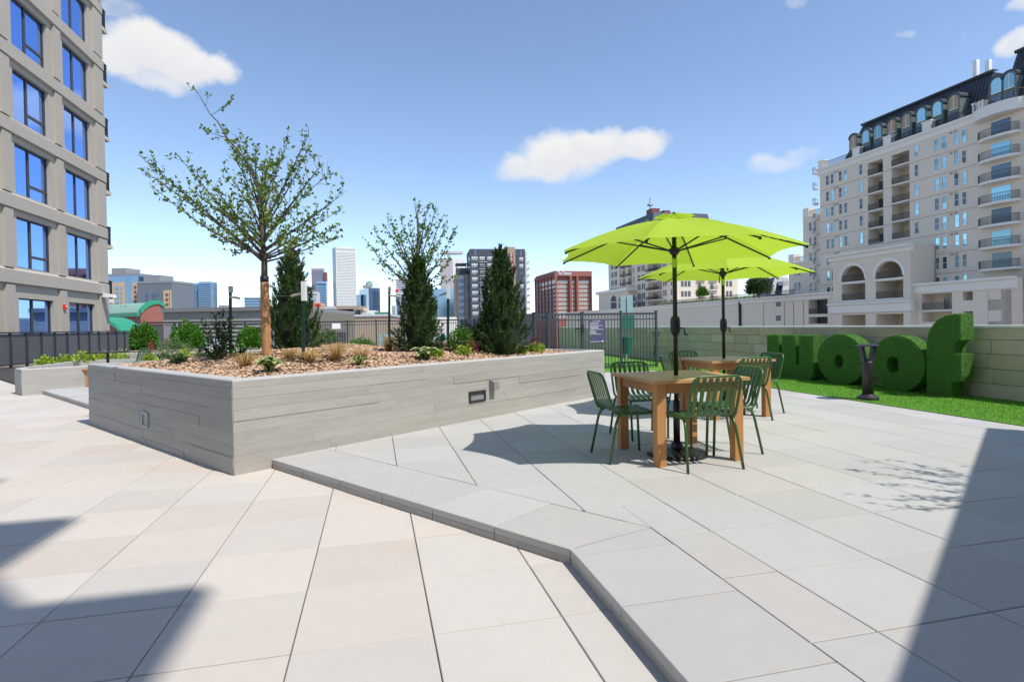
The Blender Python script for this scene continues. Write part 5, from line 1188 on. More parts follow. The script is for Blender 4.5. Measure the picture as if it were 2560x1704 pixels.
def make_umbrella(tipaz):
    r = root('patio_umbrella', (0, 0, 0), 'x', 'umbrella'); zr, za, rad = 1.925, 2.27, 1.165
    part('base', MB().lathe((0, 0, 0), ((.285, 0), (.285, .018), (.27, .032), (.2, .045), (.12, .06), (.06, .075), (.05, .12)), 28), 'umbrella_metal', r, smooth=False, local=True)
    part('stem', MB().lathe((0, 0, .1), ((.032, 0), (.032, .42), (.026, .43)), 14), 'umbrella_metal', r, smooth=True, local=True)
    part('pole', MB().lathe((0, 0, .5), ((.0215, 0), (.0215, za-.5-.03)), 14), 'umbrella_metal', r, smooth=True, local=True)
    part('crank_housing', MB().lathe((0, 0, 1.15), ((.026, 0), (.042, .03), (.047, .07), (.047, .13), (.042, .17), (.026, .19)), 16), 'umbrella_metal', r, smooth=True, local=True)
    part('crank_handle', MB().tube([(.04, .0, 1.22), (.085, .0, 1.22), (.09, .0, 1.16), (.12, 0, 1.155)], .008, 6), 'umbrella_metal', r, smooth=True, local=True)
    part('strap', MB().lathe((0, 0, 1.80), ((.0235, 0), (.025, .01), (.025, .08), (.0235, .09)), 14), 'canopy_band', r, smooth=True, local=True)
    part('hub', MB().lathe((0, 0, 1.92), ((.026, 0), (.05, .03), (.052, .06), (.03, .08)), 14), 'umbrella_metal', r, smooth=True, local=True)
    tips = []
    for k in range(8):
        a = R(tipaz+45*k); d = np.array([math.sin(a), math.cos(a), 0]); tip = d*rad+ez*zr; tips.append((d, tip))
        top = ez*(za-.02)+d*.03; mid = top*.5+tip*.5+ez*.025
        part('rib', MB().tube([top, mid, tip-d*.03-ez*.004], .0085, 6), 'umbrella_metal', r, local=True)
        part('strut', MB().tube([ez*1.965+d*.045, mid-ez*.012], .0075, 6), 'umbrella_metal', r, local=True)
        part('rib_tip', MB().lathe((*(tip[:2]-d[:2]*.03), tip[2]-.018), ((.012, 0), (.012, .02)), 8), 'umbrella_metal', r, local=True)
    nr, ns = 9, 10
    for k in range(8):                                 # eight canopy gores with a scalloped hem and slight sag
        d0, t0 = tips[k]; d1, t1 = tips[(k+1) % 8]; V = []; r0 = .09
        for i in range(nr+1):
            f = r0+(1-r0)*i/nr
            for j in range(ns+1):
                g = j/ns; w4 = 4*g*(1-g)
                p = (d0*(1-g)+d1*g)*rad*f; hz = za+.012-(za-zr)*f+.05*math.sin(math.pi*min(1, f))
                p = p*(1-.055*w4*f**3); hz -= w4*(.022*math.sin(math.pi*f)-.012*f**6); hz += .004*math.sin(9*g*math.pi)*f**3*(.3+.7*abs(2*g-1))
                V.append((p[0], p[1], hz))
        Fc = [(i*(ns+1)+j, (i+1)*(ns+1)+j, (i+1)*(ns+1)+j+1, i*(ns+1)+j+1) for i in range(nr) for j in range(ns)]
        part('canopy_gore', MB().add(V, Fc), 'canopy', r, smooth=True, local=True)
        V = []                                          # wind vent cap
        for i in range(3):
            f = (.0, .09, .17)[i]
            for j in range(ns+1):
                g = j/ns; w4 = 4*g*(1-g); p = (d0*(1-g)+d1*g)*rad*f*(1-.06*w4); V.append((p[0], p[1], za+.05-.26*f+(.022*w4 if i == 2 else .008*w4)))
        Fc = [(i*(ns+1)+j, (i+1)*(ns+1)+j, (i+1)*(ns+1)+j+1, i*(ns+1)+j+1) for i in range(2) for j in range(ns)]
        part('vent_gore', MB().add(V, Fc), 'canopy', r, smooth=True, local=True)
    part('finial', MB().lathe((0, 0, za+.045), ((.02, 0), (.02, .012), (.012, .02)), 12), 'umbrella_metal', r, local=True)
    return r
um = make_umbrella(161.5); um['group'] = 'lime green patio umbrellas'; um.location = (*(T1+np.array([-.01, -.03])), U); um['label'] = 'lime green umbrella through the wooden table beside the planter, overlapping the other'
um2 = copy_tree(um); um2.location = (*(T2+np.array([.02, .02])), U-.02); um2.rotation_euler = (0, 0, R(9)); um2['label'] = 'lime green umbrella partly hidden behind the other, nearer the grass letters'
for k, (T, jit) in enumerate(((T1, ((0, 0, 0), (0, 0, 3), (0, 0, 0), (0, .0, 2))), (T2, ((0, 0, -2), (.0, .06, 10), (0, 0, 4), (0, .0, -3))))):
    nm = ('front table by the planter', 'rear table near the grass letters')[k]; o = T-T1
    put_chair(1.66+o[0], 5.135+o[1], GA+jit[0][2], f'green slatted chair backing on the step at the {nm}')
    put_chair(2.075+o[0], 5.70+o[1], GA-90+jit[3][2], f'green slatted chair on the parapet wall side of the {nm}')
    put_chair(1.075+o[0]+jit[1][0], 5.49+o[1]+jit[1][1], GA+90+jit[1][2], f'green slatted chair on the planter side of the {nm}')
    put_chair(1.44+o[0], 6.47+o[1], GA+180+jit[2][2], f'green slatted chair on the dog run side of the {nm}')
put_chair(-10.45, 15.9, 200, 'green slatted chair alone behind the low planter near the mesh railing')
r = root('dark_table', (-11.0, 15.6, U), 'dark metal table beside the lone green chair behind the low planter', 'table')
part('top', MB().box(-11.4, -10.66, 15.3, 16.0, U+.72, U+.75), 'bronze_metal', r)
part('pedestal', MB().lathe((-11.03, 15.65, U), ((.25, 0), (.25, .02), (.035, .05), (.035, .72)), 14), 'bronze_metal', r)
p = G(219, 967, U); r = root('wooden_stool', p, 'small orange brown wooden side table at the end of the low planter', 'side table'); h = .43
for sx_ in (-.17, .1):
    for sy in (-.02, .25): part('leg', MB().box(p[0]+sx_, p[0]+sx_+.08, p[1]+sy, p[1]+sy+.08, U, U+h-.035), 'wood', r)
for sy in (0, .28): part('side_board', MB().box(p[0]-.15, p[0]+.16, p[1]+sy, p[1]+sy+.025, U+.02, U+h-.035), 'wood', r)
part('top', MB().box(p[0]-.21, p[0]+.22, p[1]-.05, p[1]+.36, U+h-.035, U+h), 'wood', r)

# ------------------------------------------------------------------ grass letters
LE = 8.85; LTK = .25; zb = U+.01
def lp(s, z, e=LE): return EP(e, s, z)
def letter(name, label, outer, hole=None, seed=0):
    r = root(name, lp(sum(s for s, _ in outer)/len(outer), zb), label, 'letter', 'green turf covered letters')
    bm = bmesh.new(); b = _wloc(r); vs = [bm.verts.new(tuple(lp(s, z)-b)) for s, z in outer]
    ed = [bm.edges.new((vs[i], vs[(i+1) % len(vs)])) for i in range(len(vs))]
    if hole:
        hv = [bm.verts.new(tuple(lp(s, z)-b)) for s, z in hole]; ed += [bm.edges.new((hv[i], hv[(i+1) % len(hv)])) for i in range(len(hv))]
    res = bmesh.ops.triangle_fill(bm, edges=ed, use_beauty=True)
    fs = [f for f in bm.faces]; ex = bmesh.ops.extrude_face_region(bm, geom=fs)
    bmesh.ops.translate(bm, vec=tuple(e1*LTK), verts=[v for v in ex['geom'] if isinstance(v, bmesh.types.BMVert)])
    bmesh.ops.recalc_face_normals(bm, faces=bm.faces); me = bpy.data.meshes.new('body'); bm.to_mesh(me); 
    fa = [(f.calc_area(), [np.array(l.vert.co) for l in f.loops], np.array(f.normal)) for f in bm.faces]; bm.free(); me.materials.append(MATS['grass_letter']); link('body', me, r)
    tot = sum(a for a, _, _ in fa); P = []; Dn = []
    bm = bmesh.new(); bm.from_mesh(me); bmesh.ops.triangulate(bm, faces=bm.faces)
    for f in bm.faces:
        n = int(4200*f.calc_area()); 
        if n < 1: continue
        A, B, C_ = (np.array(v.co) for v in f.verts); u = rng.random((n, 2)); u[u.sum(1) > 1] = 1-u[u.sum(1) > 1]
        P.append(A+u[:, :1]*(B-A)+u[:, 1:]*(C_-A)); Dn.append(np.tile(np.array(f.normal), (n, 1)))
    bm.free(); P = np.concatenate(P); Dn = np.concatenate(Dn); Dn = Dn+rng.normal(size=P.shape)*.45+np.array([0, 0, -.15])
    V, Fc = leaves(P, Dn, rng.uniform(.014, .026, len(P)), .006); o = link('turf_pile', npmesh('turf_pile', V, Fc, 'grass_blade'), r); o['kind'] = 'stuff'
    return r
w0, w1, zt = 11.58, 10.14, 1.045
W_ = [(w0, zt), (w0, .42), (w0-.05, .25), (w0-.16, zb), (w1+.12, zb), (w1+.03, .2), (w1, .36), (w1, zt), (10.55, zt), (10.55, .42), (10.66, .42), (10.66, zt), (11.08, zt), (11.08, .5), (11.19, .5), (11.19, zt)]
letter('letter_w', 'turf covered block letter w with two narrow slits', W_)
def ring(sc, zc2, rs, rz, n=36): return [(sc+rs*math.cos(2*math.pi*i/n), zc2+rz*math.sin(2*math.pi*i/n)) for i in range(n)]
letter('letter_o', 'turf covered round letter o between the letter w and the bollard light', ring(9.44, (zb+1.085)/2, .585, (1.085-zb)/2), ring(9.47, .55, .115, .14, 20))
letter('letter_o', 'turf covered round letter o next to the tall letter f', ring(8.18, (zb+1.075)/2, .53, (1.075-zb)/2), ring(8.26, .56, .13, .15, 20))
f0, f1_ = 7.62, 7.05
F_ = [(f0, zb), (f0, .95), (f0-.03, 1.1), (f0-.09, 1.23), (f0-.19, 1.34), (f0-.33, 1.405), (f0-.45, 1.42), (f1_, 1.42), (f1_, 1.02), (7.13, 1.0), (7.165, .95), (7.175, .88), (7.175, .80), (f1_, .80), (f1_, .46), (7.08, .385), (7.14, .36), (7.21, .36), (7.21, zb)]
letter('letter_f', 'tall turf covered letter f with rounded top rising above the wall', F_)
# bollard light
bp = G(2170, 1000, U); r = root('bollard_light', bp, 'dark bronze bollard light with forked head at the edge of the turf', 'bollard')
part('base', MB().lathe(bp, ((.155, 0), (.155, .05), (.10, .085), (.082, .10)), 24), 'bronze_metal', r); part('column', MB().lathe(bp+ez*.09, ((.08, 0), (.074, .5), (.072, .52)), 20), 'bronze_metal', r, smooth=True)
for s in (-1, 1): part('fork_arm', MB().prism([bp+ez*.60+np.array([s*.03, -.045, 0]), bp+ez*.60+np.array([s*.073, -.045, 0]), bp+ez*.85+np.array([s*.125, -.045, 0]), bp+ez*.85+np.array([s*.075, -.045, 0])], (0, .09, 0)), 'bronze_metal', r)
part('neck', MB().lathe(bp+ez*.56, ((.074, 0), (.07, .06), (.02, .09)), 20), 'bronze_metal', r)
part('cap', MB().lathe(bp+ez*.85, ((.17, 0), (.175, .012), (.12, .03), (.1, .035)), 24), 'bronze_metal', r)

# ------------------------------------------------------------------ dog run fittings
x0, x1 = at_px(1471, FB-.05), at_px(1512, FB-.05); zT = PL(1490, 799, FB-.05, e2)[2]; zB = PL(1490, 856, FB-.05, e2)[2]
r = root('rules_sign', EP((x0+x1)/2, FB-.05, zB), 'purple rules sign with white lines of text on the dog run fence', 'sign')
part('board', MB().obox(EP(x0, FB-.06, zB), e1*(x1-x0), e2*.012, ez*(zT-zB)), 'sign_purple', r); wS = x1-x0; hS = zT-zB
place_text('DOG PARK', hS*.075, EP(x0+wS*.24, FB-.064, zT-hS*.085), e1, ez, r, 'white_paint', .0, width=wS*.46)
for k, (wd, f) in enumerate(((.55, .15), (.5, .21), (.78, .265), (.52, .32), (.52, .37), (.82, .425), (.32, .48), (.38, .53), (.40, .58), (.68, .64), (.62, .965))):
    part('text_line', MB().obox(EP(x0+wS*.07, FB-.066, zT-hS*f), e1*wS*wd, e2*.004, ez*hS*.016), 'white_paint', r)
part('emblem', MB().obox(EP(x0+wS*.74, FB-.066, zT-hS*.97), e1*wS*.14, e2*.004, ez*hS*.035).obox(EP(x0+wS*.84, FB-.066, zT-hS*.955), e1*wS*.05, e2*.004, ez*hS*.05), 'white_paint', r)
SB = FB+1.2; pS = at_px(1566, SB)
r = root('waste_station', EP(pS, SB, U), 'green pet waste station on a galvanised post inside the dog run', 'waste station')
part('post', MB().obox(EP(pS-.03, SB, U), e1*.06, e2*.05, ez*2.05), 'galv', r); part('sign_plate', MB().obox(EP(pS-.20, SB-.03, U+1.55), e1*.17, e2*.02, ez*.58), 'galv', r); part('sign_plate', MB().obox(EP(pS+.0, SB-.05, U+1.55), e1*.2, e2*.02, ez*.6), 'galv', r)
part('bag_box', MB().obox(EP(pS-.2, SB-.12, U+1.1), e1*.42, e2*.14, ez*.42), 'sign_green', r)
part('bin', MB().lathe(EP(pS-.1, SB-.2, U+.35), ((.15, 0), (.19, .45), (.2, .46), (.2, .52)), 16), 'sign_green', r)
RB = FB+.5; pR = at_px(1627, RB); r = root('scoop_rake', EP(pR, RB, U), 'black rake leaning upright inside the dog run fence', 'rake')
part('handle', MB().tube([EP(pR, RB-.1, U), EP(pR, RB-.3, U+.85)], .014, 6), 'rail_black', r)
for s in (-2, -1, 0, 1, 2): part('tine', MB().tube([EP(pR, RB-.3, U+.83), EP(pR+s*.05, RB-.31, U+.93), EP(pR+s*.055, RB-.31, U+1.0)], .008, 5), 'rail_black', r)
part('head_bar', MB().obox(EP(pR-.13, RB-.32, U+.985), e1*.26, e2*.02, ez*.025), 'rail_black', r)
# pieces glimpsed behind the big planter
for px_, y0, y1, Y, lab in ((962, 836, 868, 16.5, 'pale teal seat back showing behind the mulch left of the tall juniper'), (1101, 836, 868, 16.0, 'pale teal seat back showing behind the mulch right of the tall juniper')):
    c = D(px_, 850, Y); r = root('teal_seat', (c[0], Y, U), lab, 'chair'); zt_ = D(px_, y0, Y)[2]
    part('seat_back', MB().prism([(c[0]-.17, Y, U+.45), (c[0]+.17, Y, U+.45), (c[0]+.18, Y+.05, zt_), (c[0]-.18, Y+.05, zt_)], (0, .05, 0)), 'teal', r); part('seat', MB().box(c[0]-.18, c[0]+.18, Y-.35, Y, U+.42, U+.46), 'teal', r)
    for sx_ in (-.16, .13):
        for sy in (-.33, -.04): part('leg', MB().box(c[0]+sx_, c[0]+sx_+.03, Y+sy, Y+sy+.03, U, U+.42), 'teal', r)
c = D(548, 860, 17.); r = root('white_cabinet', (c[0], 17, U), 'white cabinet half hidden by the dark leafy plant behind the planter', 'cabinet')
zt_ = D(548, 848, 17.)[2]; part('body', MB().box(c[0]-.24, c[0]+.26, 16.9, 17.4, U+.05, zt_-.03), 'white_paint', r); part('lid', MB().box(c[0]-.27, c[0]+.29, 16.87, 17.43, zt_-.03, zt_), 'white_paint', r)

# ------------------------------------------------------------------ planting
def bez(a, b, c, n): t = np.linspace(0, 1, n)[:, None]; return (1-t)**2*a+2*t*(1-t)*b+t*t*c
def young_tree(name, label, base, trunk_pts, trunk_r, limbs, leafmat, leaf_len, wrap=None, tape=None, twig=.09, lden=.045, seed=1, twl=(.16, .42)):
    st = np.random.default_rng(seed); r = root(name, base, label, 'tree', 'young trees')
    tp = [np.array(p, float) for p in trunk_pts]; part('trunk', MB().tube(tp, trunk_r, 9), 'bark', r, smooth=True)
    def trunk_at(z):
        for i in range(len(tp)-1):
            if tp[i][2] <= z <= tp[i+1][2]: t = (z-tp[i][2])/(tp[i+1][2]-tp[i][2]); return tp[i]*(1-t)+tp[i+1]*t, trunk_r[i]*(1-t)+trunk_r[i+1]*t
        return tp[-1], trunk_r[-1]
    q = MB(); LPs = []; LDs = []
    for (z, E, bow) in limbs:
        S, rs = trunk_at(z); E = np.array(E, float); Ld = np.linalg.norm(E-S); d = (E-S)/Ld
        ctrl = S+(E-S)*.45+np.array([0, 0, bow*Ld])+st.normal(size=3)*.04*Ld
        n = 9; C_ = bez(S, ctrl, E, n); r0 = min(rs*.62, .006+.0085*Ld); q.tube(C_, [max(.0022, r0*(1-.88*t)) for t in np.linspace(0, 1, n)], 6)
        m = int(Ld/twig)
        for k in range(m):
            t = .16+.84*(k+st.random())/m; P0 = (1-t)**2*S+2*t*(1-t)*ctrl+t*t*E; T = nrm(2*(1-t)*(ctrl-S)+2*t*(E-ctrl))
            side = nrm(np.cross(T, st.normal(size=3))); dr = nrm(T*st.uniform(.35, .9)+side*st.uniform(.4, .9)+np.array([0, 0, .35])); l = st.uniform(*twl)*(1.1-.65*t)*min(1., .45+Ld*.5)
            P1 = P0+dr*l; mid = (P0+P1)/2+st.normal(size=3)*.02; q.tube([P0, mid, P1], [.0032, .0024, .0014], 4)
            nl = max(2, int(l/lden))
            for a in range(nl):
                tt = (a+1)/nl
                if st.random() < .12+.45*max(0., .45-t): continue
                p = P0*(1-tt)+P1*tt+st.normal(size=3)*.006
                for _ in range(st.integers(1, 4)): LPs.append(p); LDs.append(dr*.5+st.normal(size=3)*.75+np.array([0, 0, .15]))
        for a in range(int(Ld*.45/lden)):
            t = 1-.45*st.random(); P0 = (1-t)**2*S+2*t*(1-t)*ctrl+t*t*E
            for _ in range(2): LPs.append(P0); LDs.append(st.normal(size=3)+np.array([0, 0, .4])+d*.5)
    part('branches', q, 'bark', r, smooth=True, fix=False)
    n = len(LPs); V, Fc = leaves(np.array(LPs)-np.array(base), np.array(LDs), leaf_len*rng.uniform(.6, 1.25, n), leaf_len*.62*rng.uniform(.7, 1.2, n))
    o = link('crown', npmesh('crown', V, Fc, leafmat), r)
    for nm_, mt_, (z0, z1), ex in ((('trunk_wrap', 'wrap', wrap, .010) if wrap else (None,)*4), (('band', 'tape', tape, .014) if tape else (None,)*4)) if False else [x for x in (('trunk_wrap', 'wrap', wrap, .009), ('band', 'tape', tape, .012)) if x[2]]:
        pts = []; rr = []
        for k, z in enumerate(np.linspace(z0, z1, 22 if nm_ == 'trunk_wrap' else 3)): p, r_ = trunk_at(z); pts.append(p+np.array([st.normal()*.0015, st.normal()*.0015, 0])); rr.append(r_+ex+(.003*((k*7) % 3) if nm_ == 'trunk_wrap' else 0))
        part(nm_, MB().tube(pts, rr, 12), mt_, r, smooth=True)
    return r
Yt = 7.6; tx = lambda x, y, dy=0.: D(x, y, Yt+dy)
bz = mulch_z(tx(668, 890)[:2])
trk = [tx(668, 896), tx(664, 800), tx(661, 700), tx(661, 655), tx(656, 590), tx(650, 520), tx(646, 460), tx(628, 420), tx(598, 380), tx(568, 345), tx(545, 305), tx(525, 285), tx(505, 250), tx(486, 220)]
trk[0][2] = min(trk[0][2], bz-.02)
trr = [.050, .046, .042, .038, .030, .025, .020, .015, .012, .010, .008, .006, .005, .003]
lim = []
def zt_of(y): return float(tx(660, y)[2])
spec = [(655, 345, 385, -.3, -.06), (650, 350, 420, .5, -.05), (640, 385, 470, -.7, -.05), (640, 447, 392, .3, -.04), (620, 470, 470, .8, -.03), (610, 510, 440, -.6, -.02), (600, 540, 520, .9, -.02), (560, 560, 420, -.4, 0), (540, 580, 380, .5, 0),
        (655, 845, 590, .4, -.05), (648, 840, 565, -.5, -.04), (640, 850, 525, .7, -.04), (625, 865, 478, -.2, -.03), (610, 830, 430, .6, -.02), (600, 805, 408, -.7, -.02), (580, 770, 375, .3, 0), (570, 772, 335, -.1, -.02), (550, 720, 350, .6, 0), (530, 700, 400, -.6, 0),
        (640, 600, 560, -.9, 0), (630, 730, 560, -1.0, 0), (620, 640, 470, -1.1, 0), (600, 690, 470, 1.1, 0), (590, 610, 450, 1.0, 0), (560, 660, 400, -.8, 0), (520, 615, 352, .3, 0), (500, 680, 372, .2, 0), (480, 590, 340, -.3, 0), (645, 560, 600, .6, 0), (645, 760, 600, .9, 0), (455, 555, 330, .2, 0), (450, 640, 370, -.2, 0)]
for (y, ex, ey, dy, bow) in spec: lim.append((zt_of(y), tx(ex, ey, dy), bow))
lim.append((float(tx(568, 345)[2]), tx(512, 330, .1), .02)); lim.append((float(tx(530, 288)[2]), tx(580, 255, .05), -.08)); lim.append((float(tx(515, 265)[2]), tx(520, 235, -.05), 0)); lim.append((float(tx(500, 240)[2]), tx(480, 214, 0.), 0))
young_tree('young_tree', 'young tree with wrapped brown trunk and wide sparse crown', (trk[0][0], trk[0][1], bz), trk, trr, lim, 'leaf_tree', .058, wrap=(bz-.02, float(tx(661, 705)[2])), tape=(float(tx(661, 705)[2]), float(tx(661, 690)[2])), seed=3, lden=.05, twig=.085)
Yt = 10.; bz2 = mulch_z(tx(1045, 880)[:2])
trk2 = [tx(1045, 882), tx(1045, 780), tx(1045, 700), tx(1043, 640), tx(1045, 580), tx(1042, 540), tx(1036, 508)]; trk2[0][2] = bz2-.02
spec2 = [(735, 920, 608, -.2, -.04), (725, 935, 575, .4, -.03), (715, 960, 560, -.3, 0), (700, 975, 548, .4, 0), (690, 995, 580, -.5, 0), (730, 1130, 645, .2, -.03), (720, 1138, 575, -.2, -.03), (710, 1120, 555, .4, 0), (690, 1105, 540, -.3, 0), (670, 1090, 520, .2, 0), (660, 1070, 512, -.3, 0), (650, 1040, 506, .1, 0), (720, 1010, 640, .5, 0), (715, 1080, 630, -.5, 0), (690, 1050, 590, .6, 0), (680, 1020, 560, -.6, 0), (640, 1000, 545, .2, 0), (630, 1075, 560, .3, 0), (730, 940, 640, .1, -.02), (730, 1135, 690, .3, -.03)]
lim2 = [(float(tx(1045, y)[2]), tx(ex, ey, dy), bow) for y, ex, ey, dy, bow in spec2]
young_tree('young_tree', 'smaller leafy young tree rising behind the narrow juniper', (trk2[0][0], trk2[0][1], bz2), trk2, [.04, .036, .03, .022, .016, .010, .005], lim2, 'leaf_tree2', .06, seed=5, twig=.075, lden=.055, twl=(.14, .34))
# potted tree standing right of the picture, whose leaf shadow lies on the deck
tb_ = np.array([4.95, 3.0]); zt3 = U+.5
trk3 = [np.array([*tb_, zt3]), np.array([*tb_, 1.4]), np.array([*(tb_+.03), 2.3]), np.array([*(tb_-.02), 3.2])]; lim3 = []
for k in range(20): a = k*2.4; el = random.uniform(.2, .9); lim3.append((random.uniform(1.7, 2.6), np.array([tb_[0]+math.cos(a)*.85*el**.3, tb_[1]+math.sin(a)*.85, 2.3+el*1.2]), 0))
young_tree('potted_tree', 'young tree in a round pot beside the stair penthouse', (*tb_, zt3), trk3, [.03, .028, .02, .008], lim3, 'leaf_tree', .06, seed=9, twig=.12, lden=.07)
r = root('round_pot', (*tb_, U), 'round concrete pot holding the tree beside the stair penthouse', 'pot'); part('pot_body', MB().lathe((*tb_, U), ((.2, 0), (.3, .3), (.32, .5), (.28, .5), (.27, .45)), 24), 'concrete', r)
# tree stakes with straps
def stake(px_, ytop, ybase, Y, white, dx, label, tgt):
    a = D(px_, ybase, Y); a[2] = mulch_z(a[:2])-.05; t = D(px_ if ybase < 870 else px_, ytop, Y); t[0] = a[0]+(t[0]-a[0]); r = root('tree_stake', a, label, 'stake', 'tree stakes')
    part('steel_post', MB().obox(np.array([a[0]-.02, a[1], a[2]]), np.array([.04, 0, 0]), (0, .012, 0), t-a-ez*.02).obox(np.array([a[0]-.006, a[1]+.01, a[2]]), np.array([.012, 0, 0]), (0, .035, 0), t-a-ez*.02), 'steel_green', r)
    if white: part('white_sleeve', MB().obox(t-np.array([.026, .008, .23]), (.052, 0, 0), (0, .06, 0), (0, 0, .24)), 'white_paint', r)
    else: part('pale_tip', MB().obox(t-np.array([.022, .005, .05]), (.044, 0, 0), (0, .05, 0), (0, 0, .09)), 'foam', r)
    c = t-ez*(.13 if white else .11); e = c+nrm(tgt-c)*dx; e[2] = c[2]-.03
    part('strap_hose', MB().tube([c, e], .016, 8), 'foam', r); part('wire', MB().tube([e, np.array([tgt[0], tgt[1], c[2]])], .002, 4), 'metal_grey', r); return r
tt = trk[1]; stake(758, 705, 916, 7.1, True, .26, 'green steel stake with white top tied to the wrapped tree, planter face side', tt)
stake(575, 722, 893, 8.05, False, .24, 'dark steel stake with pale tip on the far side of the wrapped tree', tt)
t2 = trk2[2]; stake(973, 722, 872, 9.9, False, .23, 'thin dark stake with pale tip left of the narrow juniper', t2); stake(1120, 711, 872, 9.3, True, .26, 'green steel stake with white top right of the narrow juniper', t2)
# junipers
def juniper(label, x, yb, yt, Y, w, seed, n=3600):
    st = np.random.default_rng(seed); b = D(x, yb, Y); b[2] = mulch_z(b[:2]); top = D(x, yt, Y)[2]; h = top-b[2]
    r = root('juniper', b, label, 'shrub', 'conical junipers')
    part('trunk', MB().tube([b-ez*.05, b+ez*h*.5], [.035, .015], 7), 'bark', r)
    prof = [(.30, 0.), (.40, .10), (.42, .2), (.37, .38), (.27, .58), (.16, .76), (.05, .92)]
    part('light_blocking_core', MB().lathe(b, [(w*p*.78, h*t) for p, t in prof], 12), 'juniper_core', r)  # dark solid cone added inside the sprays to block light
    vs = []; npl = int(n/17)
    t = np.sort(st.random(npl)**1.2); pr = np.interp(t, [0, .05, .18, .4, .6, .8, .95, 1.], [.34, .44, .47, .40, .30, .17, .06, .01])
    ph = np.arange(npl)*2.39996+st.normal(size=npl)*.25
    for k in range(npl):
        big = 1.25 if st.random() < .18 else 1.; o_ = np.array([math.cos(ph[k]), math.sin(ph[k]), 0]); lo = max(0., 1-t[k]*4.5)
        b0 = o_*w*pr[k]*st.uniform(.62, .98)+ez*t[k]*h*.93; ax = nrm(o_*(.34+.75*lo)+ez*(1-.6*lo)+st.normal(size=3)*.14); ln_ = st.uniform(.13, .27)*big*(1.15-.45*t[k]); m = 60
        uu = st.random(m); p_ = b0+ax*ln_*uu[:, None]+st.normal(size=(m, 3))*.019*(1.15-uu[:, None]); dd = ax*.9+st.normal(size=(m, 3))*.36
        vs.append(leaves(p_, dd, st.uniform(.03, .075, m)*big, st.uniform(.008, .016, m), .5))
    V, Fc = join_np(vs); link('foliage', npmesh('foliage', V, Fc, 'juniper'), r); return r
juniper('broad dark juniper behind the wrapped tree trunk', 733, 882, 622, 9.5, .86, 1)
juniper('narrow juniper in front of the smaller young tree', 1050, 880, 645, 9.0, .62, 2)
juniper('tall conical juniper before the charcoal apartment block', 1256, 882, 612, 9.3, .80, 3)
def shrub(name, label, b, rx, rz, n, mat, ln, seed, group=None, stems=True, up=.5, cat='shrub', wd=.55, hollow=.35):
    st = np.random.default_rng(seed); r = root(name, b, label, cat, group); b = np.array(b, float)
    d = nrm(st.normal(size=(n, 3))); d[:, 2] = np.abs(d[:, 2])*1.0; rad = st.uniform(hollow, 1., n)**.5; lump = 1+.18*np.sin(d[:, 0]*7+seed)*np.cos(d[:, 1]*6)
    P = d*rad[:, None]*lump[:, None]*np.array([rx, rx, rz]); P[:, 2] += rz*.12
    V, Fc = leaves(P, d*.7+ez*up+st.normal(size=(n, 3))*.5, ln*st.uniform(.6, 1.3, n), ln*wd*st.uniform(.7, 1.2, n)); link('foliage', npmesh('foliage', V, Fc, mat), r)
    if stems:
        q = MB()
        for k in range(7): e = d[k]*np.array([rx, rx, rz])*.8; q.tube([b-ez*.03, b+e*.5+ez*rz*.1, b+e], [.008, .006, .003], 5)
        part('stems', q, 'bark', r)
    return r
def at(x, y, Y): return D(x, y, Y)
def onz(x, y, z): return G(x, y, z)
for i, (x, y, w_, h_, Y) in enumerate(((360, 878, 62, 62, 21.6), (470, 880, 78, 62, 21.6), (625, 876, 54, 48, 22.5))):
    p = D(x, y, Y); p[2] = .6; k = Y/F
    shrub('rounded_shrub', ('bright green rounded shrub behind the lone green chair', 'bright green spreading shrub left of the dark leafy plant', 'bright green low shrub left of the wrapped trunk')[i], p, w_*k/2, h_*k, 2600, 'leaf_shrub', .12, 20+i, 'rounded shrubs by the louver screens')
p = D(432, 884, 20.6); p[2] = .6; shrub('sage_plant', 'soft sage green plant at the foot of the spreading shrub', p, .55, .45, 700, 'leaf_sage', .07, 31, None)
p = D(905, 868, 12.6); p[2] = .75; shrub('rounded_shrub', 'light green dome shaped shrub before the iron fence gate', p, .33, .36, 1300, 'leaf_shrub', .045, 33, 'rounded shrubs by the louver screens')
p = D(816, 884, 10.6); p[2] = mulch_z(p[:2]); shrub('sage_plant', 'pale green leafy clump right of the broad juniper', p, .26, .36, 600, 'leaf_sage', .05, 34)
for i, (x, y, w_, h_, Y) in enumerate(((1152, 876, 60, 58, 9.0), (1205, 872, 52, 60, 9.6))):
    p = D(x, y, Y); p[2] = mulch_z(p[:2]); k = Y/F; shrub('perennial_clump', ('leafy green perennial clump with orange tips left of the tall juniper', 'bright green perennial clump touching the tall juniper')[i], p, w_*k/2, h_*k, 900, 'leaf_shrub', .045, 40+i, 'perennials in the raised planter')
p = D(1180, 872, 8.8); p[2] = mulch_z(p[:2]); shrub('red_flowers', 'red orange flower spikes between the two perennial clumps', p, .12, .26, 90, 'flower_red', .03, 44, None, False, cat='flower')
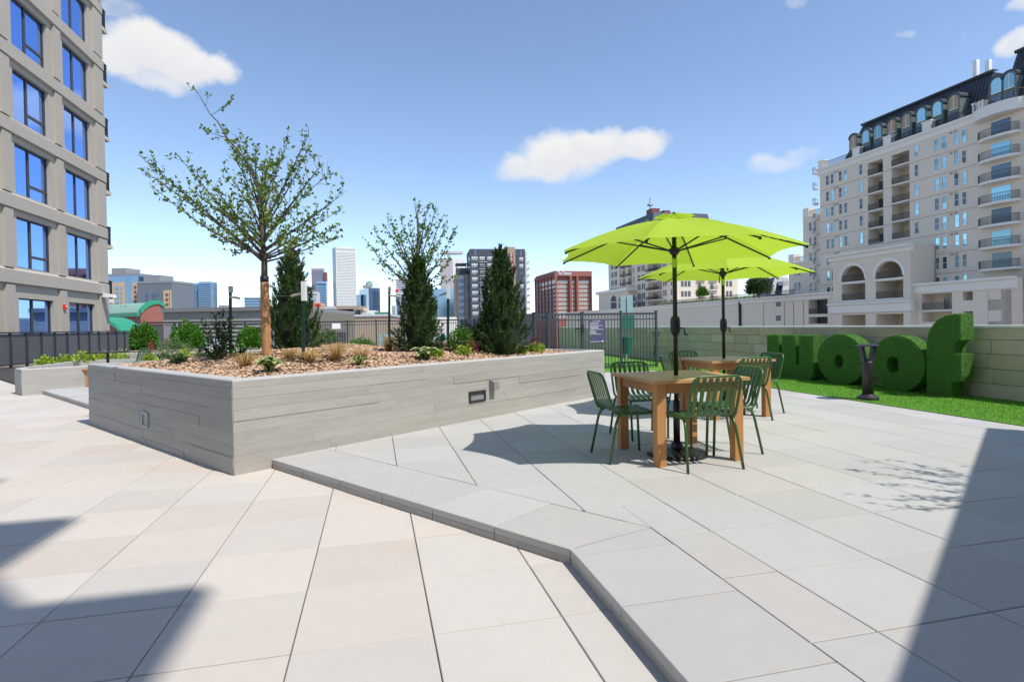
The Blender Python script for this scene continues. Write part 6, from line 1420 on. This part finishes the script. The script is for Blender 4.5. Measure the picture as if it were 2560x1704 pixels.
# dark leafy plant on thin stems
b = D(556, 893, 7.9); b[2] = mulch_z(b[:2]); r = root('leafy_plant', b, 'dark leafy plant on thin upright stems beside the dark stake', 'plant'); q = MB(); LPp = []; LDd = []
for k, (ex, ey) in enumerate(((505, 800), (535, 785), (555, 782), (575, 800), (520, 840), (590, 850), (545, 810), (505, 870), (610, 870), (565, 830))):
    e = D(ex, ey, 7.9+rng.uniform(-.2, .2)); c_ = (b+e)/2+rng.normal(size=3)*.03; C_ = bez(b, c_, e, 7); q.tube(C_, [.007*(1-.7*t) for t in np.linspace(0, 1, 7)], 5)
    for t in np.linspace(.3, 1, 22):
        pp = (1-t)**2*b+2*t*(1-t)*c_+t*t*e
        for _ in range(3): LPp.append(pp-b+rng.normal(size=3)*.018); LDd.append(rng.normal(size=3)+np.array([0, 0, .25]))
part('stems', q, 'bark', r); V, Fc = leaves(np.array(LPp), np.array(LDd), rng.uniform(.045, .085, len(LPp)), rng.uniform(.02, .035, len(LPp))); link('foliage', npmesh('foliage', V, Fc, 'leaf_dark'), r)
# grasses, hostas and lime plants in the raised planter
def on_mulch(x, y):
    z = .9
    for _ in range(12): p = G(x, y, z); z = .6*z+.4*mulch_z(p[:2])
    return np.array([p[0], p[1], mulch_z(p[:2])])
def tuft(x, y, w_, h_, label, seed, n=230):
    st = np.random.default_rng(seed); b = on_mulch(x, y); k = b[1]/F; r = root('grass_tuft', b, label, 'grass', 'tan ornamental grasses'); V = []; Fc = []
    a = st.random(n)*6.283; L_ = st.uniform(.55, 1.1, n)
    for i in range(n):
        d = np.array([math.cos(a[i]), math.sin(a[i]), 0]); s = np.array([-d[1], d[0], 0])*.0022; p0 = d*st.uniform(0, .04); ln_ = L_[i]; sp_ = st.uniform(.3, 1.)
        pts = [p0, p0+d*w_*k*.22*sp_+ez*h_*k*.75*ln_, p0+d*w_*k*.42*sp_+ez*h_*k*.95*ln_, p0+d*w_*k*.60*sp_+ez*h_*k*.55*ln_]
        m = len(V)
        for j, p in enumerate(pts): wj = (1, .9, .6, .15)[j]; V += [p-s*wj, p+s*wj]
        Fc += [(m+2*j, m+2*j+1, m+2*j+3, m+2*j+2) for j in range(3)]
    link('blades', npmesh('blades', np.array(V), np.array(Fc), 'grass_tan'), r)
for i, (x, y, w_, h_, lab) in enumerate(((612, 918, 110, 38, 'tan arching grass tuft left of the front hosta'), (722, 900, 60, 28, 'small tan grass tuft at the foot of the broad juniper'), (775, 906, 70, 32, 'tan grass tuft right of the white topped stake'), (840, 890, 95, 46, 'large golden tan grass tuft in the middle of the mulch'), (972, 882, 54, 44, 'upright tan grass tuft left of the narrow juniper'), (905, 897, 60, 24, 'thin tan grass behind the middle hosta'))): tuft(x, y, w_, h_, lab, 60+i)
hmesh = {}
def hosta_leaf(kind):
    nl, nw = 7, 4; L_, Wd = .2, .10 if kind == 0 else .055; V = []; Fc = []; mi = []
    for i in range(nl+1):
        t = i/nl; wdt = Wd*math.sin(math.pi*min(1, t**.8*.97+.03))**.75 if 0 < i < nl else .004; y = L_*t; z = .10*math.sin(t*1.9)-.06*t*t
        for j in range(-nw, nw+1): f = j/nw; V.append((f*wdt/2, y*.85, z+abs(f)*wdt*.22+.006*math.sin(f*9+t*7)))
    c = 2*nw+1
    for i in range(nl):
        for j in range(2*nw): Fc.append((i*c+j, i*c+j+1, (i+1)*c+j+1, (i+1)*c+j)); mi.append(1 if j in (0, 2*nw-1) or i == nl-1 or (kind == 1 and j in (1, 2*nw-2)) else 0)
    return npmesh('leaf', np.array(V), np.array(Fc), ['hosta_green', 'hosta_cream'], mi, smooth=True)
hl = [hosta_leaf(0), hosta_leaf(1)]
def hosta(x, y, wpx, label, kind, seed, nlv=16):
    st = np.random.default_rng(seed); b = on_mulch(x, y); s = wpx*b[1]/F/.36; r = root('hosta', b, label, 'plant', 'variegated hostas')
    for k in range(nlv):
        o = link('leaf', hl[kind], r, (st.normal()*.012*s, st.normal()*.012*s, .0)); inner = k >= nlv*.6
        o.rotation_euler = (R(st.uniform(35, 60) if inner else st.uniform(2, 26)), 0, k*2.4+st.random()*.5); sc = s*(st.uniform(.75, 1.) if not inner else st.uniform(.6, .85)); o.scale = (sc, sc, sc)
hosta(674, 930, 112, 'big cream edged hosta leaning over the planter corner', 0, 1); hosta(898, 914, 78, 'narrow leaved cream edged hosta in the middle of the planter edge', 1, 2, 22); hosta(1063, 899, 98, 'cream edged hosta at the foot of the narrow juniper', 0, 3)
for i, (x, y, w_, lab) in enumerate(((1160, 888, 34, 'lime rosette left of the tall juniper'), (1254, 887, 20, 'tiny lime rosette in front of the tall juniper'), (1304, 885, 22, 'small lime rosette at the right foot of the tall juniper'), (1345, 881, 34, 'lime clump near the far planter corner'), (1327, 878, 20, 'upright lime sprout near the far planter corner'), (1092, 893, 30, 'olive lime rosette beside the cream edged hosta'),
        (375, 905, 30, 'lime leaf clump nearest the back corner of the planter'), (412, 902, 34, 'green white leaf clump along the shaded planter rim'), (448, 908, 30, 'sage leaf clump along the shaded planter rim'), (461, 896, 34, 'yellow lime clump along the back rim'), (502, 896, 28, 'blue green rosette along the back rim'), (545, 898, 34, 'lime clump under the dark leafy plant'), (590, 893, 60, 'broad green clump under the dark stake'))):
    p = on_mulch(x, y); k = p[1]/F; shrub('lime_rosette', lab, p, w_*k*.55, w_*k*.62, 150, ('leaf_sage' if i in (7, 8, 10) else 'leaf_shrub' if i == 12 else 'leaf_lime'), .05, 80+i, 'small rosettes in the raised planter', False, .25, 'plant', .8, .1)
for i, (x, y, w_) in enumerate(((115, 912, 32), (161, 906, 28), (212, 905, 44), (245, 900, 30), (258, 893, 20), (298, 899, 40))):
    p = G(x, y, .56); k = p[1]/F; shrub('lime_rosette', ('lime plant at the open end of the low planter', 'second lime plant from the open end of the low planter', 'wide lime plant in the middle of the low planter', 'lime plant before the wooden side table', 'pale plant on the back rim of the low planter', 'lime plant at the dark table end of the low planter')[i], p, w_*k*.55, w_*k*.5, 150, 'leaf_lime', .09, 110+i, 'lime plants in the low planter', False, .25, 'plant', .8, .1)
for i, (x, y, Y, lab) in enumerate(((378, 872, 11.2, 'magenta flower spikes behind the planter rim by the lone chair'), (421, 868, 20.5, 'magenta flower spike left of the sage plant'), (1334, 862, 11.2, 'magenta flower spike near the fence at the far planter corner'))):
    b = D(x, y+18, Y); b[2] = max(.6, b[2]-.05); r = root('flower_spike', b, lab, 'flower', 'magenta flower spikes'); q = MB(); P = []
    for k in range(4): e = b+np.array([rng.normal()*.05, rng.normal()*.05, .35*Y/14+rng.normal()*.04]); q.tube([b, (b+e)/2, e], .004, 4); P += [b*(1-t)+e*t-b for t in rng.uniform(.55, 1.05, 26)]
    part('stems', q, 'bark', r); P = np.array(P)+rng.normal(size=(len(P), 3))*.012; V, Fc = leaves(P, rng.normal(size=P.shape), .025, .016); link('blossom', npmesh('blossom', V, Fc, 'flower_red'), r)
# roof garden on the podium
def roof_tree(x, yb, yt, wpx, Y, label, seed, mat):
    b = D(x, yb, Y); k = Y/F; h = (yb-yt)*k; r = shrub('roof_tree', label, b, wpx*k/2, h*.95, 1500, mat, .5, seed, 'roof garden trees', False, .4, 'tree', .6, .2); part('trunk', MB().tube([b-ez*.5, b+ez*h*.6], [.14, .07], 6), 'bark', r)
roof_tree(1756, 740, 722, 24, 126., 'small green roof tree seen between the umbrella poles', 130, 'leaf_shrub'); roof_tree(1897, 738, 684, 60, 116., 'large roof garden tree with dark and olive leaves under the rear umbrella', 131, 'leaf_sage'); roof_tree(1885, 738, 700, 34, 114.5, 'darker green bush at the foot of the large roof garden tree', 132, 'leaf_dark')
V = []; n = 1500; s_ = rng.uniform(px2(1650), px2(1890), n); P = np.array([pf.P(a, zp+.15+rng.random()*.35, -.6+rng.random()*.5) for a in s_]); Vv, Ff = leaves(P, rng.normal(size=(n, 3))+ez*.4, .35, .2)
o = link('roof_groundcover', npmesh('roof_groundcover', Vv, Ff, 'leaf_sage')); o['kind'] = 'stuff'; o['label'] = 'low green planting along the podium roof edge'; o['category'] = 'ground cover'
